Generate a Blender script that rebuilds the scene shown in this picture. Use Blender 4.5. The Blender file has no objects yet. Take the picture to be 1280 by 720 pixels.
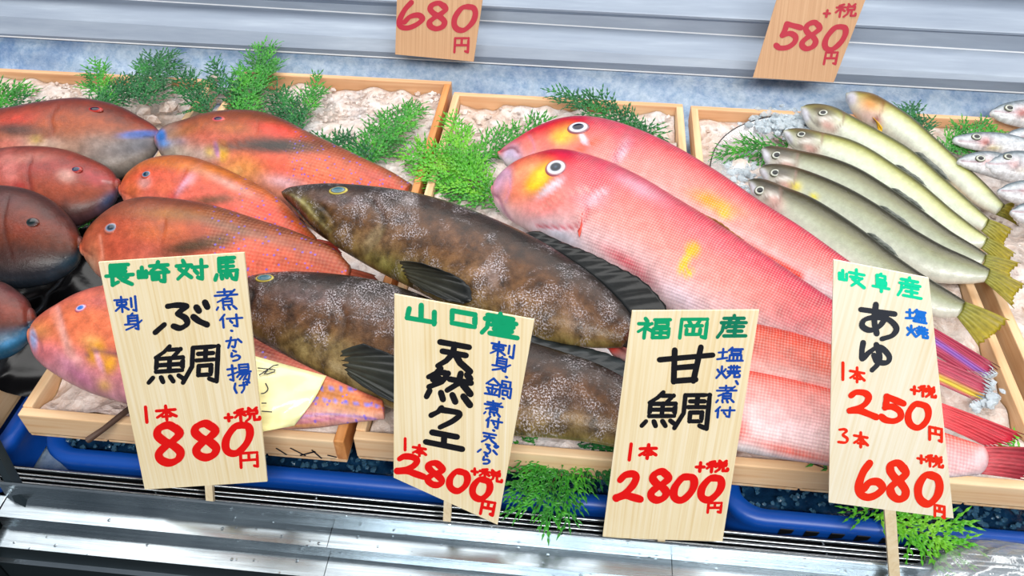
import bpy, math, random
import numpy as np
from mathutils import Vector, Matrix
random.seed(7); rng = np.random.default_rng(7)
S = bpy.context.scene; COL = S.collection

# ---------------------------------------------------------------- camera
F = 1050.
dY = np.array([150., 1010., -F]); dY /= np.linalg.norm(dY)
dX = np.array([1., -.07, (150 - 70.7) / F]); dX /= np.linalg.norm(dX)
dZ = np.cross(dX, dY)
R = np.array([dX, dY, dZ])
CAM = np.array([0, 0, .05]) - (R @ np.array([0, 0, -1.])) * .85
cd = bpy.data.cameras.new('camera'); cam = bpy.data.objects.new('camera', cd); COL.objects.link(cam)
cam.matrix_world = Matrix([[R[0, 0], R[0, 1], R[0, 2], CAM[0]], [R[1, 0], R[1, 1], R[1, 2], CAM[1]], [R[2, 0], R[2, 1], R[2, 2], CAM[2]], [0, 0, 0, 1]])
cd.sensor_width = 36; cd.lens = F / 1280 * 36; cd.clip_start = .01
S.camera = cam

# ---------------------------------------------------------------- world, lamps, exposure
w = bpy.data.worlds.new('shop'); S.world = w; w.use_nodes = True
w.node_tree.nodes['Background'].inputs[0].default_value = (.80, .88, 1, 1)
w.node_tree.nodes['Background'].inputs[1].default_value = .2
def lamp(name, loc, target, sx, sy, power, col=(1, 1, 1)):
    l = bpy.data.lights.new(name, 'AREA'); l.shape = 'RECTANGLE'; l.size = sx; l.size_y = sy; l.energy = power; l.color = col
    o = bpy.data.objects.new(name, l); COL.objects.link(o); o.location = loc
    o.rotation_euler = (Vector(target) - Vector(loc)).to_track_quat('-Z', 'Y').to_euler(); return o
lamp('ceiling_lamp', (0, .85, 1.7), (0, 0, 0), 3.6, 1.2, 46, (1, .98, .95))
lamp('front_fill_lamp', (.3, -1.3, 1.5), (.1, 0, 0), 1.6, .4, 34, (1, .98, .95))  # unseen fill lamp, added in front to brighten the sign faces
S.view_settings.view_transform = 'Standard'; S.view_settings.look = 'None'
S.view_settings.exposure = .22; S.view_settings.gamma = 1

# ---------------------------------------------------------------- helpers
def ray(x, y):
    d = R @ np.array([(x - 640) / F, -(y - 360) / F, -1.]); return d / np.linalg.norm(d)
def at(x, y, z):
    d = ray(x, y); return CAM + d * (z - CAM[2]) / d[2]
def aty(x, y, wy):
    d = ray(x, y); return CAM + d * (wy - CAM[1]) / d[1]
def onplane(x, y, P, n):
    d = ray(x, y); return CAM + d * (np.dot(P - CAM, n) / np.dot(d, n))
def lin(h):
    if not isinstance(h, str): return np.array(h[:3], float)
    c = np.array([int(h[i:i + 2], 16) for i in (0, 2, 4)]) / 255.
    return np.where(c <= .04045, c / 12.92, ((c + .055) / 1.055) ** 2.4)
def sm(t): t = np.clip(t, 0, 1); return t * t * (3 - 2 * t)

def tagit(o, label, cat, group=None, kind=None):
    if label: o['label'] = label
    if cat: o['category'] = cat
    if group: o['group'] = group
    if kind: o['kind'] = kind
    return o
def thing(name, label, cat, loc=(0, 0, 0), group=None):
    o = bpy.data.objects.new(name, None); COL.objects.link(o); o.location = loc; o.empty_display_size = .02
    return tagit(o, label, cat, group)
def mesh(name, V, Fc, mat, parent=None, smooth=True, col=None, uv=None, label=None, kind=None):
    """V in world coordinates; moved into the parent's frame"""
    V = np.asarray(V, float).reshape(-1, 3)
    off = np.array(parent.location if parent and parent.parent is None else (0, 0, 0), float)
    if parent is not None and parent.parent is not None: off = np.array(parent.parent.location) + np.array(parent.location)
    m = bpy.data.meshes.new(name); m.from_pydata((V - off).tolist(), [], Fc if isinstance(Fc, list) else Fc.tolist())
    if smooth: m.shade_smooth()
    if mat: m.materials.append(mat)
    if col is not None:
        a = m.color_attributes.new('Col', 'FLOAT_COLOR', 'POINT')
        c = np.ones((len(V), 4)); c[:, :3] = col; a.data.foreach_set('color', c.ravel())
    if uv is not None:
        a = m.attributes.new('sc', 'FLOAT_VECTOR', 'POINT'); u = np.zeros((len(V), 3)); u[:, :uv.shape[1]] = uv; a.data.foreach_set('vector', u.ravel())
    o = bpy.data.objects.new(name, m); COL.objects.link(o)
    if parent is not None: o.parent = parent
    if label: o['label'] = label
    if kind: o['kind'] = kind
    return o
def bevel(o, w, seg=2):
    b = o.modifiers.new('b', 'BEVEL'); b.width = w; b.segments = seg; b.limit_method = 'ANGLE'; return o
def solid(o, t, off=0):
    b = o.modifiers.new('s', 'SOLIDIFY'); b.thickness = t; b.offset = off; return o
def grid_faces(a, b, wrapb=False):
    f = []
    for i in range(a - 1):
        for j in range(b if wrapb else b - 1):
            k = (j + 1) % b; f.append((i * b + j, (i + 1) * b + j, (i + 1) * b + k, i * b + k))
    return f
def hexa(c):  # 8 corners: 4 bottom, 4 top
    return c, [(3, 2, 1, 0), (4, 5, 6, 7), (0, 1, 5, 4), (1, 2, 6, 5), (2, 3, 7, 6), (3, 0, 4, 7)]
def box(x0, x1, y0, y1, z0, z1):
    return hexa([(x0, y0, z0), (x1, y0, z0), (x1, y1, z0), (x0, y1, z0), (x0, y0, z1), (x1, y0, z1), (x1, y1, z1), (x0, y1, z1)])
def join(parts):
    V = []; Fs = []
    for v, f in parts:
        b = len(V); V += [tuple(p) for p in v]; Fs += [tuple(b + i for i in q) for q in f]
    return V, Fs
def tube(pts, r, n=8):
    pts = [np.array(p, float) for p in pts]; V = []; m = len(pts)
    rr = r if isinstance(r, (list, tuple)) else [r] * m
    for i, p in enumerate(pts):
        t = pts[min(i + 1, m - 1)] - pts[max(i - 1, 0)]; t /= np.linalg.norm(t) + 1e-12
        a = np.cross(t, [0, 0, 1.] if abs(t[2]) < .9 else [1., 0, 0]); a /= np.linalg.norm(a); b = np.cross(t, a)
        for k in range(n):
            an = 2 * math.pi * k / n; V.append(tuple(p + rr[i] * (a * math.cos(an) + b * math.sin(an))))
    f = grid_faces(m, n, True); f.append(tuple(range(n - 1, -1, -1))); f.append(tuple((m - 1) * n + k for k in range(n)))
    return V, f
def spline(P, n):
    """Catmull-Rom through rows of P, n samples, roughly even in length"""
    P = np.asarray(P, float); m = len(P)
    if m == 2:
        t = np.linspace(0, 1, n)[:, None]; return P[0] * (1 - t) + P[1] * t
    Q = np.vstack([2 * P[0] - P[1], P, 2 * P[-1] - P[-2]])
    d = np.linalg.norm(np.diff(P, axis=0), axis=1); cum = np.concatenate([[0], np.cumsum(d)])
    s = np.linspace(0, cum[-1], n); i = np.clip(np.searchsorted(cum, s, 'right') - 1, 0, m - 2)
    t = ((s - cum[i]) / np.maximum(d[i], 1e-9))[:, None]
    p0, p1, p2, p3 = Q[i], Q[i + 1], Q[i + 2], Q[i + 3]
    return .5 * (2 * p1 + (p2 - p0) * t + (2 * p0 - 5 * p1 + 4 * p2 - p3) * t ** 2 + (3 * p1 - p0 - 3 * p2 + p3) * t ** 3)

# ---------------------------------------------------------------- node materials
class NM:
    def __init__(s, name):
        s.m = bpy.data.materials.new(name); s.m.use_nodes = True; s.t = s.m.node_tree; s.b = s.t.nodes['Principled BSDF']
    def n(s, ty, **k):
        x = s.t.nodes.new('ShaderNode' + ty)
        for a, v in k.items():
            if a.startswith('i_'): x.inputs[a[2:].replace('_', ' ')].default_value = v
            else: setattr(x, a, v)
        return x
    def l(s, a, b): s.t.links.new(a, b)
    def math(s, op, a, b=None, c=None):
        x = s.n('Math', operation=op)
        for i, v in enumerate((a, b, c)):
            if v is None: continue
            if isinstance(v, (int, float)): x.inputs[i].default_value = v
            else: s.l(v, x.inputs[i])
        return x.outputs[0]
    def vec(s, scale=(1, 1, 1), src='Object'):
        tc = s.n('TexCoord'); mp = s.n('Mapping'); s.l(tc.outputs[src], mp.inputs[0]); mp.inputs['Scale'].default_value = scale; return mp.outputs[0]
    def noise(s, v, scale, detail=4, rough=.5, dist=0):
        x = s.n('TexNoise'); x.inputs['Scale'].default_value = scale; x.inputs['Detail'].default_value = detail; x.inputs['Roughness'].default_value = rough; x.inputs['Distortion'].default_value = dist
        if v is not None: s.l(v, x.inputs['Vector'])
        return x.outputs['Fac']
    def ramp(s, f, stops):
        x = s.n('ValToRGB'); e = x.color_ramp.elements
        while len(e) > 1: e.remove(e[-1])
        e[0].position = stops[0][0]; e[0].color = (*lin(stops[0][1]), 1)
        for p, c in stops[1:]:
            k = e.new(p); k.color = (*lin(c), 1)
        s.l(f, x.inputs[0]); return x.outputs[0]
    def mix(s, f, a, b, ty='MIX'):
        x = s.n('Mix', data_type='RGBA', blend_type=ty)
        for i, v in ((0, f), (6, a), (7, b)):
            if isinstance(v, (int, float)): x.inputs[i].default_value = v
            elif isinstance(v, (str, tuple)): x.inputs[i].default_value = (*lin(v), 1)
            else: s.l(v, x.inputs[i])
        return x.outputs[2]
    def bump(s, h, strength, dist, prev=None):
        x = s.n('Bump'); x.inputs['Strength'].default_value = strength; x.inputs['Distance'].default_value = dist
        s.l(h, x.inputs['Height'])
        if prev is not None: s.l(prev, x.inputs['Normal'])
        return x.outputs[0]
    def set(s, **k):
        for a, v in k.items():
            i = s.b.inputs[a.replace('_', ' ')]
            if hasattr(v, 'is_linked') or hasattr(v, 'links'): s.l(v, i)
            elif isinstance(v, str): i.default_value = (*lin(v), 1)
            else: i.default_value = v
        return s

def plain(name, c, rough=.5, metal=0., spec=.5, **k):
    m = NM(name); m.set(Base_Color=c, Roughness=rough, Metallic=metal); m.b.inputs['Specular IOR Level'].default_value = spec
    m.set(**k); return m.m

def wood(name, axis, a, b, c, fine=1., dist=.6):
    m = NM(name); sc = [60 * fine] * 3; sc[axis] = 3.; sc[1] = 0. if axis == 2 else sc[1]; v = m.vec(tuple(sc))
    f = m.noise(v, 1.6, 5, .6, dist); v2 = m.vec((7, 7, 7)); f2 = m.noise(v2, 1.5, 3)
    col = m.ramp(f, [(.25, c), (.48, b), (.7, a)]); col = m.mix(.25, col, m.ramp(f2, [(.3, c), (.7, a)]))
    m.set(Base_Color=col, Roughness=.55, Normal=m.bump(f, .25, .0006)); return m.m
M = {}
M['wood_x'] = wood('crate_wood_x', 0, 'F6DCB4', 'EAC396', 'CF9A68')
M['wood_y'] = wood('crate_wood_y', 1, 'F6DCB4', 'E8BE8E', 'CB9460')
M['wood_back'] = wood('crate_wood_back', 0, 'F2CBA0', 'E4AE80', 'CC9062')
M['wood_warm'] = wood('crate_wood_warm', 1, 'E9A868', 'D08848', 'A9642F')
M['sign_wood'] = wood('sign_wood', 2, 'FCF1D6', 'F5E4BA', 'E2C48C', 5, .05)
M['sign_pale'] = wood('sign_pale_wood', 2, 'FCF6E6', 'F6ECD2', 'EAD6AC', 5, .05)
M['sign_tan'] = wood('sign_tan_wood', 2, 'D9AF86', 'CC9E74', 'B98A60', 5, .05)
M['stick'] = wood('stick_wood', 1, 'F0E2C4', 'E6D2AC', 'D4BA8C', 2)
for k, c in dict(green='0AA06C', deepgreen='0A7C5C', mint='12DDA6', blue='1548A8', skyblue='1C74D8', black='14141A', charcoal='33363E', red='E8110E', orange='F22E14', crimson='B81E38').items():
    M[k] = plain('ink_' + k, c, .5, 0, .3)

def fishmat(name, lattice=0., lat_k=1500., mottle=.25, mscale=90, bumpk=.35, bscale=420, rough=.32, coat=.5, whites=.0, speck=None, lat_col='FFF2EC', sat=1.15):
    m = NM(name); a = m.n('Attribute', attribute_name='Col'); uv = m.n('Attribute', attribute_name='sc'); v0 = uv.outputs['Vector']
    vm = m.n('VectorMath', operation='MULTIPLY'); m.l(v0, vm.inputs[0]); vm.inputs[1].default_value = (1, 1, 0); v = vm.outputs[0]
    f = m.noise(v, mscale, 6, .65); col = a.outputs['Color']
    dark = m.mix(1., col, m.ramp(f, [(.32, '5A5450'), (.48, 'BEB8B4'), (.64, 'FFFFFF')]), 'MULTIPLY')
    col = m.mix(mottle, col, dark)
    nrm = None
    if lattice:
        sp = m.n('SeparateXYZ'); m.l(v0, sp.inputs[0]); x, y, k = sp.outputs
        wob = m.noise(v, 30, 2)
        xx = m.math('ADD', m.math('MULTIPLY', x, lat_k), m.math('MULTIPLY', wob, 9)); yy = m.math('MULTIPLY', y, lat_k * .95)
        g = m.math('MULTIPLY', m.math('SINE', m.math('ADD', xx, yy)), m.math('SINE', m.math('SUBTRACT', xx, yy)))
        g = m.math('MULTIPLY', m.math('ADD', m.math('MULTIPLY', g, .5), .5), k)
        g2 = m.math('MULTIPLY', m.math('MULTIPLY', m.math('POWER', g, 1.4), lattice), m.math('ADD', m.math('MULTIPLY', m.noise(v, 120, 3, .7), 1.4), .25))
        col = m.mix(g2, col, lat_col); nrm = m.bump(g, .5, .0007)
    if speck:   # small dots of another colour
        vo = m.n('TexVoronoi'); vo.inputs['Scale'].default_value = speck[1]; m.l(v, vo.inputs['Vector'])
        sp2 = m.n('SeparateXYZ'); m.l(v0, sp2.inputs[0])
        d = m.math('MULTIPLY', m.math('LESS_THAN', vo.outputs['Distance'], speck[2]), sp2.outputs[2])
        col = m.mix(m.math('MULTIPLY', d, .7), col, speck[0])
    fb = m.noise(v, bscale, 5, .7)
    nrm = m.bump(fb, bumpk, .0012, nrm)
    if whites:   # pale speckled patches: wet glare painted into the skin colour
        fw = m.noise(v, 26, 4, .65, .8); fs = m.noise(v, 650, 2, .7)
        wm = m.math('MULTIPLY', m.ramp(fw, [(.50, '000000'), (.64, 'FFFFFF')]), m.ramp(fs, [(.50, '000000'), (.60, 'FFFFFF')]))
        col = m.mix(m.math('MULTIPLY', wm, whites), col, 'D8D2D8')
    hs = m.n('HueSaturation'); hs.inputs['Saturation'].default_value = sat; m.l(col, hs.inputs['Color']); m.set(Base_Color=hs.outputs[0], Roughness=rough, Normal=nrm); m.b.inputs['Specular IOR Level'].default_value = .3
    m.b.inputs['Coat Weight'].default_value = coat; m.b.inputs['Coat Roughness'].default_value = .12
    m.l(m.bump(m.noise(v, 150, 4, .7), .35, .002), m.b.inputs['Coat Normal'])
    return m.m
M['tile'] = fishmat('tilefish_skin', lattice=.26, lat_k=1250, mottle=.4, mscale=80, bumpk=.35, coat=.14, rough=.38)
M['parrot'] = fishmat('parrotfish_skin', sat=1.0, lattice=.14, lat_k=850, lat_col='F8B890', mottle=.5, mscale=85, bumpk=.5, coat=.2, rough=.33, speck=('6A5ACD', 170, .2))
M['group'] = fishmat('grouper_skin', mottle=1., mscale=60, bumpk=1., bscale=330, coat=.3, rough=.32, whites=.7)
M['ayu'] = fishmat('sweetfish_skin', mottle=.25, mscale=120, bumpk=.3, bscale=600, coat=.5, rough=.28)
M['silver'] = fishmat('silverfish_skin', mottle=.5, mscale=160, bumpk=.5, bscale=500, coat=.6, rough=.22)
m = NM('fin'); a = m.n('Attribute', attribute_name='Col'); uv = m.n('Attribute', attribute_name='sc')
nz = m.noise(uv.outputs['Vector'], 200, 4, .6); c = m.mix(.5, a.outputs['Color'], m.mix(1., a.outputs['Color'], m.ramp(nz, [(.3, '707070'), (.65, 'FFFFFF')]), 'MULTIPLY'))
m.set(Base_Color=c, Roughness=.45, Normal=m.bump(nz, .4, .0008)); m.b.inputs['Specular IOR Level'].default_value = .3; m.b.inputs['Coat Weight'].default_value = .15; m.b.inputs['Coat Roughness'].default_value = .15; M['fin'] = m.m
m = NM('eye_wet'); a = m.n('Attribute', attribute_name='Col'); m.set(Base_Color=a.outputs['Color'], Roughness=.12); m.b.inputs['Specular IOR Level'].default_value = .25; m.b.inputs['Coat Weight'].default_value = .15; M['eye'] = m.m

# ice, plastics, metal
m = NM('crate_ice'); v = m.vec(); f = m.noise(v, 75, 6, .65); g = m.noise(v, 14, 3, .6)
vo = m.n('TexVoronoi'); vo.inputs['Scale'].default_value = 95; m.l(v, vo.inputs['Vector'])
col = m.ramp(g, [(.3, 'CDAE98'), (.5, 'DCC8BC'), (.72, 'D2D2D8')]); col = m.mix(.35, col, m.ramp(f, [(.35, 'B79C8C'), (.6, 'FFFFFF')]))
m.set(Base_Color=col, Roughness=.3, Normal=m.bump(f, .8, .004, m.bump(vo.outputs['Distance'], .9, .004, m.bump(m.noise(v, 260, 3, .7), .5, .0015)))); m.b.inputs['Subsurface Weight'].default_value = 0; m.b.inputs['Coat Weight'].default_value = .3
M['ice'] = m.m
m = NM('clear_ice'); m.set(Base_Color='E4EFF6', Roughness=.15); m.b.inputs['Transmission Weight'].default_value = .5; m.b.inputs['IOR'].default_value = 1.25; M['clearice'] = m.m
m = NM('tray_ice'); m.set(Base_Color='4E7C9C', Roughness=.15); m.b.inputs['Transmission Weight'].default_value = .6; m.b.inputs['IOR'].default_value = 1.25; M['trayice'] = m.m
m = NM('brine'); v = m.vec(); f = m.noise(v, 60, 5, .6); m.set(Base_Color=m.ramp(f, [(.3, '06162E'), (.6, '10304E'), (.75, '35607C')]), Roughness=.15, Normal=m.bump(f, .8, .004)); M['brine'] = m.m
m = NM('blue_plastic'); v = m.vec(); f = m.noise(v, 300, 2); m.set(Base_Color='0B4BA8', Roughness=.38, Normal=m.bump(f, .1, .0005)); M['blueplastic'] = m.m
m = NM('mottled_sheet'); v = m.vec(); f = m.noise(v, 22, 6, .7, .8); g = m.noise(v, 80, 4, .75); h = m.noise(v, 4, 4, .6, 1.)
col = m.ramp(f, [(.3, '5F84B4'), (.45, '8CA8C8'), (.6, 'A6BCD2'), (.75, '9FB2C8')]); col = m.mix(.3, col, m.ramp(g, [(.35, '5B7FA6'), (.65, 'E6F0FA')])); col = m.mix(m.ramp(h, [(.56, '000000'), (.66, 'AAAAAA')]), col, '1F5C9C')
m.set(Base_Color=col, Roughness=.35, Normal=m.bump(g, .4, .003)); M['sheet'] = m.m
m = NM('brushed_steel'); v = m.vec((3, 120, 120)); f = m.noise(v, 3, 4, .6); v2 = m.vec(); g = m.noise(v2, 9, 4, .6)
dr = m.n('TexVoronoi'); dr.inputs['Scale'].default_value = 90; m.l(v2, dr.inputs['Vector'])
col = m.ramp(g, [(.3, '8E9AA2'), (.7, 'B4BEC4')])
m.set(Base_Color=col, Metallic=.9, Roughness=m.ramp(f, [(.3, '6A6A6A'), (.7, '989898')]), Normal=m.bump(m.ramp(dr.outputs['Distance'], [(.05, 'FFFFFF'), (.14, '000000')]), .3, .0006, m.bump(f, .05, .0004))); m.b.inputs['Metallic'].default_value = .95; M['steel'] = m.m
M['chrome'] = plain('chrome_wire', '9AA0A4', .22, 1.)
M['darksteel'] = plain('dark_steel', '3A464C', .4, .7)
M['flat_black'] = plain('plain_black', '0B0E12', .5)
m = NM('shelf_acrylic'); v = m.vec((1, 8, 8)); f = m.noise(v, 5, 5, .6); g = m.noise(m.vec(), 22, 5, .7)
col = m.ramp(f, [(.3, '8E9AAC'), (.55, '9EAABA'), (.75, 'B2BECC')])
m.set(Base_Color=col, Roughness=.4, Normal=m.bump(g, .15, .002)); M['shelf'] = m.m
M['edge'] = plain('bright_edge', 'F2F6FA', .2)
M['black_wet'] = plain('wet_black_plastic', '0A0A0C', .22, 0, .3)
M['dark'] = plain('dark_floor', '0A0C10', .7)
m = NM('plastic_bag'); v = m.vec(); f = m.noise(v, 25, 5, .6, 1.)
gl = m.n('BsdfGlossy'); gl.inputs['Roughness'].default_value = .12; tr = m.n('BsdfTransparent'); df = m.n('BsdfDiffuse'); df.inputs['Color'].default_value = (.75, .85, .93, 1)
mx = m.n('MixShader'); mx.inputs[0].default_value = .30; m.l(tr.outputs[0], mx.inputs[1]); m.l(df.outputs[0], mx.inputs[2])
mx2 = m.n('MixShader'); mx2.inputs[0].default_value = .2; m.l(mx.outputs[0], mx2.inputs[1]); m.l(gl.outputs[0], mx2.inputs[2]); nb = m.bump(f, .3, .01); m.l(nb, gl.inputs['Normal'])
m.l(mx2.outputs[0], m.t.nodes['Material Output'].inputs[0]); M['bag'] = m.m
def leafmat(name, a, b, c):
    m = NM(name); v = m.vec(); f = m.noise(v, 35, 3, .6); g = m.noise(v, 500, 2)
    m.set(Base_Color=m.mix(.3, m.ramp(f, [(.3, a), (.5, b), (.7, c)]), m.ramp(g, [(.3, a), (.7, c)])), Roughness=.38); return m.m
M['leafdark'] = leafmat('frond_dark', '0A3A20', '126034', '2E8A30')
M['leafmid'] = leafmat('frond_mid', '105026', '2A8A2A', '5CB828')
M['leafbright'] = leafmat('frond_bright', '227C1E', '48AC22', '88CC38')
M['twig'] = plain('twig_bark', '4A3428', .6)
m = NM('yellow_label'); m.set(Base_Color=m.ramp(m.noise(m.vec(), 30, 3), [(.3, 'E2DC9A'), (.7, 'F2EDB8')]), Roughness=.35); m.b.inputs['Coat Weight'].default_value = .4; M['ylabel'] = m.m

# ================================================================ SETTING
f = mesh('floor', *box(-3, 3, -2, 3, -.72, -.70), M['dark'], smooth=False); f['kind'] = 'structure'
bed = thing('cooling_bed', 'mottled blue grey wet bed behind and under the wooden crates', 'bed', (0, .1, -.06))
nx, ny = 90, 50; X, Y = np.meshgrid(np.linspace(-1.15, 1.15, nx), np.linspace(-.213, .62, ny))
Zb = np.where(Y > .33, -.004 + .004 * np.sin(X * 31 + Y * 12) * np.sin(Y * 43 + X * 5), -.055)
mesh('bed_sheet', np.stack([X, Y, Zb], -1), grid_faces(ny, nx), M['sheet'], bed)
mesh('bed_base', *box(-1.15, 1.15, -.215, .62, -.70, -.066), M['darksteel'], bed, smooth=False)

# upper stepped shelf behind the crates
sh = thing('upper_shelf', 'pale stepped shelf running behind the crates at the top', 'shelf', (0, .5, 0))
def lineY(p0, p1, z):    # straight shelf line through two pixels at height z
    return at(*p0, z), at(*p1, z)
prof = [(45, 116, .050), (20, 97, .073), (-10, 66, .079), (-24, 42, .105), (-62, 0, .112), (-90, -30, .15), (-260, -150, .16)]
rows = []
for (l, r, z) in prof:
    a_, b_ = lineY((0, l), (1280, r), z); d = b_ - a_; rows += [a_ - d * .35, b_ + d * .35]
for i in range(len(prof) - 1):
    q = [rows[2 * i], rows[2 * i + 1], rows[2 * i + 3], rows[2 * i + 2]]
    o = mesh('shelf_riser' if i % 2 == 0 else 'shelf_tread', q, [(0, 1, 2, 3)], M['shelf'], sh, smooth=False); solid(o, .003, -1)
for i in (0, 2):
    o = mesh('edge_strip', *tube([rows[2 * i], rows[2 * i + 1]], .0013), M['edge'], sh)
q = [rows[0] + [0, .012, 0], rows[1] + [0, .012, 0], rows[1] + [0, .012, -.11], rows[0] + [0, .012, -.11]]
q2 = [p + np.array([0, .01, 0]) for p in q]
lo = [np.array([rows[0][0], .395, -.002]), np.array([rows[1][0], .375, -.002])]
Vs = []
for i in range(14):
    f_ = i / 13
    for j in range(80): g_ = j / 79; a_ = lo[0] * (1 - g_) + lo[1] * g_; b_ = (rows[0] + [0, .003, -.003]) * (1 - g_) + (rows[1] + [0, .003, -.003]) * g_; Vs.append(a_ * (1 - f_) + b_ * f_ + np.array([0, 0, -.006 * math.sin(math.pi * f_) + .0025 * math.sin(j * .9 + i)* math.sin(math.pi * f_)]))
mesh('bed_slope', Vs, grid_faces(14, 80), M['sheet'], bed)
mesh('shelf_support', q + q2, [(0, 1, 2, 3), (4, 7, 6, 5), (0, 4, 5, 1), (1, 5, 6, 2), (2, 6, 7, 3), (3, 7, 4, 0)], M['darksteel'], sh, smooth=False)

# ================================================================ CRATES
def crate(label, x0, x1, yf, yb, rot=0., z=.02, h=.03, right_warm=False, split=False):
    c = thing('wooden_crate', label, 'crate', (x0, yf, z)); t = .009
    def B(nm, mt, a): 
        o = mesh(nm, *box(*a), M[mt], c, smooth=False); return bevel(o, .0012)
    B('front_board', 'wood_x', (x0, x1 - (t if right_warm else 0), yf, yf + t, z + .003, z + h))
    B('back_board', 'wood_back', (x0, x1, yb - t, yb, z + .006, z + h))
    B('side_board', 'wood_y', (x0, x0 + t, yf + t, yb - t, z + .004, z + h + .001))
    B('side_board', 'wood_warm' if right_warm else 'wood_y', (x1 - t, x1, yf if right_warm else yf + t, yb - t, z + .004, z + h + .001))
    n = 4; wd = (x1 - x0) / n
    for i in range(n): B('bottom_slat', 'wood_y', (x0 + i * wd + .0008, x0 + (i + 1) * wd - .0008, yf, yb, z, z + .006))
    c.rotation_euler.z = rot
    return c
def icebed(label, x0, x1, y0, y1, zf, zb, seed):
    nx, ny = 60, 110; X, Y = np.meshgrid(np.linspace(x0, x1, nx), np.linspace(y0, y1, ny))
    r = np.random.default_rng(seed); Z = zf + (zb - zf) * sm((Y - .10) / .26)
    for k in range(60):
        fx, fy, ph = r.normal(0, 90), r.normal(0, 90), r.uniform(0, 6.28); Z = Z + .00065 * np.sin(X * fx + Y * fy + ph)
    n = nx * ny; top = np.stack([X, Y, Z], -1).reshape(-1, 3)
    o = mesh('crushed_ice', top, grid_faces(ny, nx), M['ice']); tagit(o, label, 'ice', None, 'stuff')
    return o
def chunks(name, pts, r0, r1, mat, label, cat='ice', squash=.7):
    V = []; Fs = []
    phi = (1 + 5 ** .5) / 2
    base = np.array([(-1, phi, 0), (1, phi, 0), (-1, -phi, 0), (1, -phi, 0), (0, -1, phi), (0, 1, phi), (0, -1, -phi), (0, 1, -phi), (phi, 0, -1), (phi, 0, 1), (-phi, 0, -1), (-phi, 0, 1)]) / 1.9
    fc = [(0, 11, 5), (0, 5, 1), (0, 1, 7), (0, 7, 10), (0, 10, 11), (1, 5, 9), (5, 11, 4), (11, 10, 2), (10, 7, 6), (7, 1, 8), (3, 9, 4), (3, 4, 2), (3, 2, 6), (3, 6, 8), (3, 8, 9), (4, 9, 5), (2, 4, 11), (6, 2, 10), (8, 6, 7), (9, 8, 1)]
    for p in pts:
        s = random.uniform(r0, r1); v = base * rng.uniform(.6, 1.2, (12, 1)) * s * np.array([1, 1, squash])
        b = len(V); V += (v + p).tolist(); Fs += [tuple(b + i for i in q) for q in fc]
    o = mesh(name, V, Fs, mat, smooth=False); return tagit(o, label, cat, None, 'stuff')

crate('leftmost wooden crate holding the dark red fish facing right', -.815, -.463, -.21, .405, z=-.002)
crB = crate('wooden crate with orange right side board under the parrotfish and grouper', -.415, -.123, -.203, .396, right_warm=True)
crC = crate('middle wooden crate under the pink tilefish heads', -.116, .187, -.198, .369)
crate('wooden crate under the green sweetfish and tilefish tails', .197, .466, -.192, .366)
crate('rightmost wooden crate with the small silvery fish', .482, .80, -.19, .376)
icebed('pale ice in the leftmost crate behind dark red fish', -.805, -.473, -.2, .395, .014, .016, 1)
icebed('pale ice behind the orange parrotfish under the green fronds', -.405, -.133, -.193, .386, .040, .035, 2)
icebed('whitish ice behind the pink tilefish heads', -.106, .177, -.188, .359, .038, .037, 3)
icebed('pinkish ice around the sweetfish heads', .207, .456, -.182, .356, .037, .034, 4)
icebed('ice under the small silvery fish on the right', .492, .79, -.18, .366, .038, .038, 5)
# loose ice chunks
pt = [at(random.gauss(985, 20), random.gauss(153, 6), .040 + random.uniform(0, .010)) for _ in range(300)]
pt += [at(random.gauss(935, 22), random.gauss(215, 16), .034 + random.uniform(0, .008)) for _ in range(160)]
chunks('ice_chunks', pt, .003, .0065, M['clearice'], 'grey heap of clear ice chips beside the sweetfish heads')
pt = [at(random.gauss(1232, 6), random.gauss(492, 14), .045 + random.uniform(0, .01)) for _ in range(60)]
chunks('ice_chunks', pt, .003, .006, M['clearice'], 'small heap of ice chips by the tilefish tails')
pt = [at(random.uniform(268, 330), random.uniform(97, 145), .034 + random.uniform(0, .006)) for _ in range(26)]
chunks('ice_chunks', pt, .007, .012, M['ice'], 'lumps of pinkish ice behind the top parrotfish', squash=.8)
pt = [at(random.uniform(165, 215), random.uniform(100, 160), .034 + random.uniform(0, .006)) for _ in range(18)]
chunks('ice_chunks', pt, .008, .014, M['ice'], 'dim brown ice lumps above the gap between left crates', squash=.8)
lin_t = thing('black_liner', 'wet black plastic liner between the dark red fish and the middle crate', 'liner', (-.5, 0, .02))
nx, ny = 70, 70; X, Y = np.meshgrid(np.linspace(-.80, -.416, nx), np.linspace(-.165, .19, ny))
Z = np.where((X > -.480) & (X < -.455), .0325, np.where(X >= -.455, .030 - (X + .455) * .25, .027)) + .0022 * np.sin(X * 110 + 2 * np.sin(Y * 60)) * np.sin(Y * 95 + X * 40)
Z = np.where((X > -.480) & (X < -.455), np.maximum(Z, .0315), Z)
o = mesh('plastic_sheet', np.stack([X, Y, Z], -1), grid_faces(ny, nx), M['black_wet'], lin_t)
for (x0, x1, y0, y1, lb, cnt) in ((-.80, -.48, .20, .39, 'loose ice crumbs at the back of the leftmost crate', 500), (-.40, -.137, .15, .38, 'loose ice crumbs behind the top parrotfish', 700), (-.10, .172, .12, .352, 'loose ice crumbs behind the rear tilefish', 700), (.212, .45, .1, .35, 'loose ice crumbs in the sweetfish crate', 500), (.5, .78, -.1, .35, 'loose ice crumbs around the small silvery fish', 400)):
    zi = .017 if x0 < -.7 else .038
    chunks('ice_crumbs', [(random.uniform(x0, x1), random.uniform(y0, y1), zi + random.uniform(-.001, .002)) for _ in range(cnt)], .0018, .0048, M['ice'], lb, squash=.6)
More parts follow.
